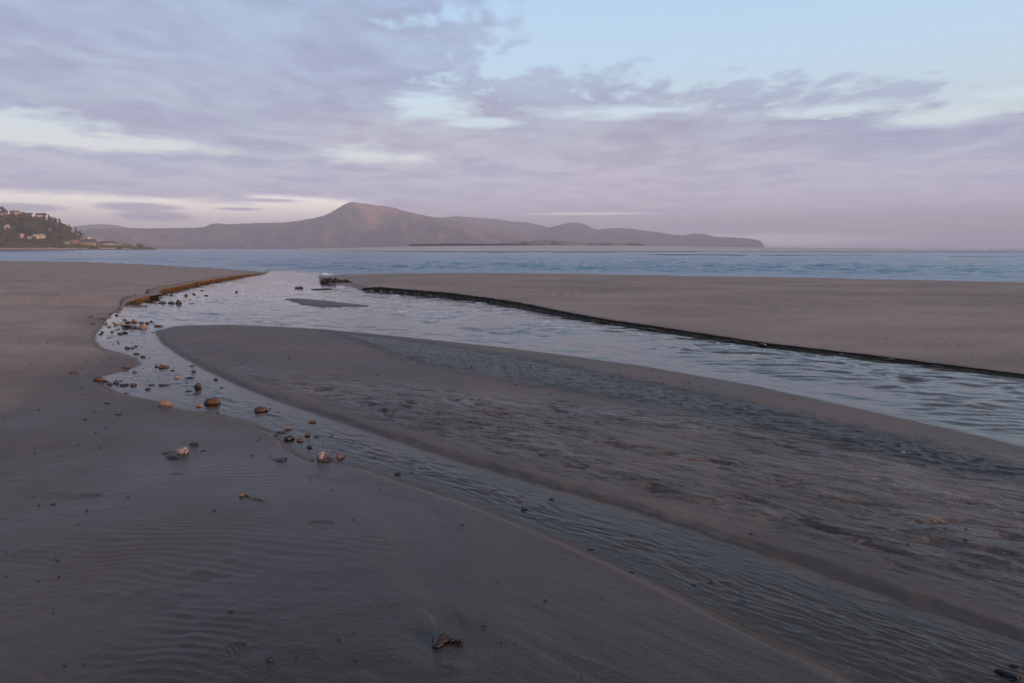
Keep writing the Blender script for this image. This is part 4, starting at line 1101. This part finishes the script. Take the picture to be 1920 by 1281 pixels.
rp = random.Random(12)
for (cu, cv, su, sv, n_, zn) in ((235, 612, 34, 12, 26, 'in the stone heap at the rill head'), (265, 705, 70, 22, 26, 'in the wide stony bay of the rill'), (555, 825, 40, 16, 14, 'near the lower rill cluster'), (330, 562, 50, 6, 12, 'in the stream below the ochre left bank')):
    for j in range(int(n_ * 1.5)):
        u, v = rp.gauss(cu, su * .6), rp.gauss(cv, sv * .6); gx, gy = ground(u, v); k = math.hypot(gx, gy) / FPX; wd = rp.choice([1.8, 2.2, 2.8, 3.4, 4.2, 5.5]) * k
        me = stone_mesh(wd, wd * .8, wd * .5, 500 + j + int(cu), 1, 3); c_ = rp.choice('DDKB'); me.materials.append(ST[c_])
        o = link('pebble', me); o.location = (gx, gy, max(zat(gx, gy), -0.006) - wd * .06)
        tag(o, 'tiny pebble, ' + WORD[c_] + ', ' + zn, 'pebble', 'tiny ' + WORD[c_] + ' pebbles ' + zn)

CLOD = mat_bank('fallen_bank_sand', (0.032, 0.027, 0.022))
rbl = smooth_poly([p for p in RB if p[1] > 8.7][3:], .05)
for j in range(34):
    q = rp.randrange(5, len(rbl) - 5); p_ = rbl[q]; tg_ = rbl[q + 2] - rbl[q - 2]; tg_ /= np.linalg.norm(tg_); nn = np.array([tg_[1], -tg_[0]])
    sz = rp.uniform(.05, .17) * (.6 + .02 * p_[1]); me = stone_mesh(sz * rp.uniform(1.2, 2.2), sz, sz * .55, 800 + j, 2, 7); me.materials.append(CLOD)
    o = link('sand_clod', me); o.location = (*(p_ + nn * rp.uniform(.04, .14)), -.012); o.rotation_euler = (rp.uniform(-.2, .2), rp.uniform(-.2, .2), math.atan2(tg_[1], tg_[0]) + rp.uniform(-.3, .3))
    tag(o, 'dark clod of wet sand fallen at the foot of the right cut bank', 'clod', 'clods below the right cut bank')

# dark outcrop of old hard mud at the river mouth
M_MUD = mat_stone('old_dark_mud', (0.018, 0.016, 0.013), (0.035, 0.03, 0.024), .7)
gx, gy = ground(627, 532); k = math.hypot(gx, gy) / FPX
oc = empty('mud_outcrop', (gx, gy + .3, 0)); tag(oc, 'black blocky mud outcrop at the river mouth', 'outcrop')
for i, (du, w_, h_) in enumerate([(-22, 14, 15), (-13, 16, 17), (-4, 15, 16), (4, 14, 14), (11, 13, 11), (18, 12, 9), (24, 12, 6), (-26, 9, 7), (2, 14, 7), (-10, 16, 6)]):
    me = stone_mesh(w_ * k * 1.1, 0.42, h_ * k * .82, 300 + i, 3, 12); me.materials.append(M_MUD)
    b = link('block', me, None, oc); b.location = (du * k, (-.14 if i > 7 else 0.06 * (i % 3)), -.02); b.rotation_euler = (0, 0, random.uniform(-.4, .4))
me = stone_mesh(40 * k, .3, 3.0 * k, 333, 3, 5); me.materials.append(M_MUD)
o = link('mud_ledge', me); o.location = (*ground(600, 543), -.02); tag(o, 'thin dark ledge awash right of the mossy rock in the river mouth', 'ledge')

# ------------------------------------------------------------------ scraps on the sand
KELP = mat_stone('wet_kelp', (0.010, 0.009, 0.010), (0.035, 0.016, 0.010), .3, .5); KELPT = mat_stone('tan_kelp', (0.17, 0.10, 0.04), (0.26, 0.15, 0.06), .5)
def scrap(name, outline, px0, thick, dome, mat, label, cat):
    """leaf-like scrap: outline in photo pixels measured on the sand, domed and given thickness"""
    g = [ground(*p) for p in outline]; cx = sum(p[0] for p in g) / len(g); cy = sum(p[1] for p in g) / len(g)
    zb_ = zat(cx, cy)
    bm = bmesh.new(); vs_ = [bm.verts.new((x - cx, y - cy, 0)) for x, y in g]
    f = bm.faces.new(vs_)
    bmesh.ops.triangulate(bm, faces=[f]); bmesh.ops.subdivide_edges(bm, edges=bm.edges[:], cuts=3, use_grid_fill=True)
    pts_ = [(x - cx, y - cy) for x, y in g]
    d_ = sdf(pts_, np.array([v.co.x for v in bm.verts]), np.array([v.co.y for v in bm.verts])); d_ = np.maximum(d_, 0)
    for v, q in zip(bm.verts, d_): v.co.z = thick + dome * (1 - math.exp(-q / .012)) + .002 * mnoise.noise(v.co * 90)
    ret = bmesh.ops.extrude_face_region(bm, geom=bm.faces[:])
    for v in [e for e in ret['geom'] if isinstance(e, bmesh.types.BMVert)]: v.co.z -= thick + 0.004
    bmesh.ops.recalc_face_normals(bm, faces=bm.faces[:])
    me = bpy.data.meshes.new(name); bm.to_mesh(me); bm.free(); me.polygons.foreach_set('use_smooth', [True] * len(me.polygons)); me.materials.append(mat)
    return me, (cx, cy, zb_)
kb, loc = scrap('blade', [(811, 1211), (818, 1207), (828, 1204.5), (838, 1205), (846, 1211), (854, 1215), (857, 1216.5), (868, 1214.5), (870, 1217), (864, 1219.5), (859, 1219), (862, 1226), (855, 1219.5), (849, 1218.5), (845, 1222), (846, 1217.5), (836, 1219), (831, 1225), (822, 1229.5), (811, 1230), (813, 1220)], None, .004, .014, KELP, '', '')
loc = (loc[0], loc[1], loc[2] + .007)
root = empty('kelp_scrap', loc); tag(root, 'dark brown kelp scrap with forked tail in the shallow hollow near the bottom', 'seaweed'); link('blade', kb, None, root)
kst, l2 = scrap('rib', [(822, 1212), (832, 1208), (841, 1212), (836, 1215), (826, 1219), (820, 1222)], None, .0185, .002, mat_stone('kelp_rib', (0.014, 0.008, 0.006), (0.028, 0.014, 0.009), .5), '', '')
o = link('rib', kst, None, root); o.location = (l2[0] - loc[0], l2[1] - loc[1], 0)
def tube(pts, rads, n=8):
    V, F = [], []; P_ = [Vector(p) for p in pts]
    for i, p in enumerate(P_):
        tg = (P_[min(i + 1, len(P_) - 1)] - P_[max(i - 1, 0)]).normalized(); s_ = tg.cross(Vector((0, 0, 1))).normalized(); q = s_.cross(tg)
        for k in range(n):
            an = k * 6.283 / n; V.append(tuple(p + (s_ * math.cos(an) + q * math.sin(an)) * rads[i]))
    for i in range(len(P_) - 1):
        for k in range(n): F.append((i * n + k, i * n + (k + 1) % n, (i + 1) * n + (k + 1) % n, (i + 1) * n + k))
    F += [tuple(range(n - 1, -1, -1)), tuple(range((len(P_) - 1) * n, len(P_) * n))]
    return V, F
ks = [(452, 939), (457, 936), (464, 936.5), (469, 940), (474, 942.5), (482, 943), (490, 945), (499, 946)]
kp = [ground(*p) for p in ks]; c0 = kp[0]; z0 = zat(*c0)
root = empty('kelp_strand', (c0[0], c0[1], z0 + .004)); tag(root, 'thin curled tan kelp strand with a bulb on the left foreground sand', 'seaweed')
part('stipe', tube([(x - c0[0], y - c0[1], .004 * (i % 2)) for i, (x, y) in enumerate(kp)], [.005, .006, .005, .0035, .003, .0045, .004, .0015]), KELPT, root)
me = stone_mesh(.022, .018, .015, 77, 2, 0); me.materials.append(KELPT); link('bulb', me, None, root)
SHELL = simple('white_shell', (0.5, 0.48, 0.46), .5, .1, 20)
gx, gy = ground(1692, 860); me = stone_mesh(.026, .018, .008, 88, 2, 1); me.materials.append(SHELL)
o = link('shell', me); o.location = (gx, gy, zat(gx, gy)); tag(o, 'tiny white shell on the dark wet stripe at right', 'shell')
# specks of weed, bark and shell strewn over the sand
rl = random.Random(31); V, F = [], []; cnt = 0
LX, LY = np.array([rl.uniform(-9, 9) if i % 3 else rl.uniform(-25, 20) for i in range(4200)]), np.array([rl.uniform(2.0, 12) if i % 3 else rl.uniform(8, 34) for i in range(4200)])
lz, lw, lo_, lm2, ll = sand(LX, LY)
for x_, y_, z_, o_, m2, l_ in zip(LX, LY, lz, lo_, lm2, ll):
    if (o_ > -.1 and m2 < .1) or l_ < 2 or abs(x_) > y_ * .85 or cnt > 1100 or float(pn(x_ * .6, y_ * .6, 17)) < -.05: continue
    sz = rl.choice([.004, .005, .006, .009, .014]) * (1 + y_ * .04); an = rl.random() * 3.14; i = len(V); cnt += 1
    ca, sa = math.cos(an) * sz, math.sin(an) * sz; q = rl.uniform(.25, .7)
    V += [(x_ - ca, y_ - sa, z_ - .001), (x_ + sa * q, y_ - ca * q, z_ - .001), (x_ + ca, y_ + sa, z_ - .001), (x_ - sa * q, y_ + ca * q, z_ - .001), (x_, y_, z_ + sz * .55)]
    F += [(i, i + 1, i + 4), (i + 1, i + 2, i + 4), (i + 2, i + 3, i + 4), (i + 3, i, i + 4)]
lit = link('beach_litter', mesh_py('beach_litter', V, F), mat_stone('litter', (0.03, 0.02, 0.015), (0.14, 0.09, 0.05), .7)); tag(lit, 'scattered specks of bark, weed and grit on the sand', 'litter', kind='stuff')
# small breaker where the stream meets the bay
V = []
for i, u in enumerate(np.linspace(596, 622, 40)):
    q = i / 39; k_ = (0.5 + .9 * abs(float(pn(u / 3.1, 0.3, 3)))) * math.sin(math.pi * q) ** .6
    g0 = ground(u, 515.2)
    for (f, zz) in ((-.35, -.2), (-.12, .7), (.08, 1.0), (.35, -.2)): V.append((g0[0], g0[1] + f, .11 * k_ * zz))
tag(link('breaking_wave', mesh_np('breaking_wave', np.array(V), grid_faces(40, 4)), M_FOAM), kind='structure')

# ------------------------------------------------------------------ evening haze
hz, t, out = material('haze')
pv = t.node('ShaderNodeVolumePrincipled'); pv.inputs['Color'].default_value = (0.82, 0.87, 1.0, 1); pv.inputs['Density'].default_value = 2.7e-4; pv.inputs['Anisotropy'].default_value = 0.0
t.l.new(pv.outputs[0], out.inputs['Volume'])
hb = link('haze', mesh_py('haze', *box_data(-8150, 8150, -8150, 8150, -3.0, 318)), hz); tag(hb, 'thin violet evening haze over the bay', 'haze', kind='stuff')
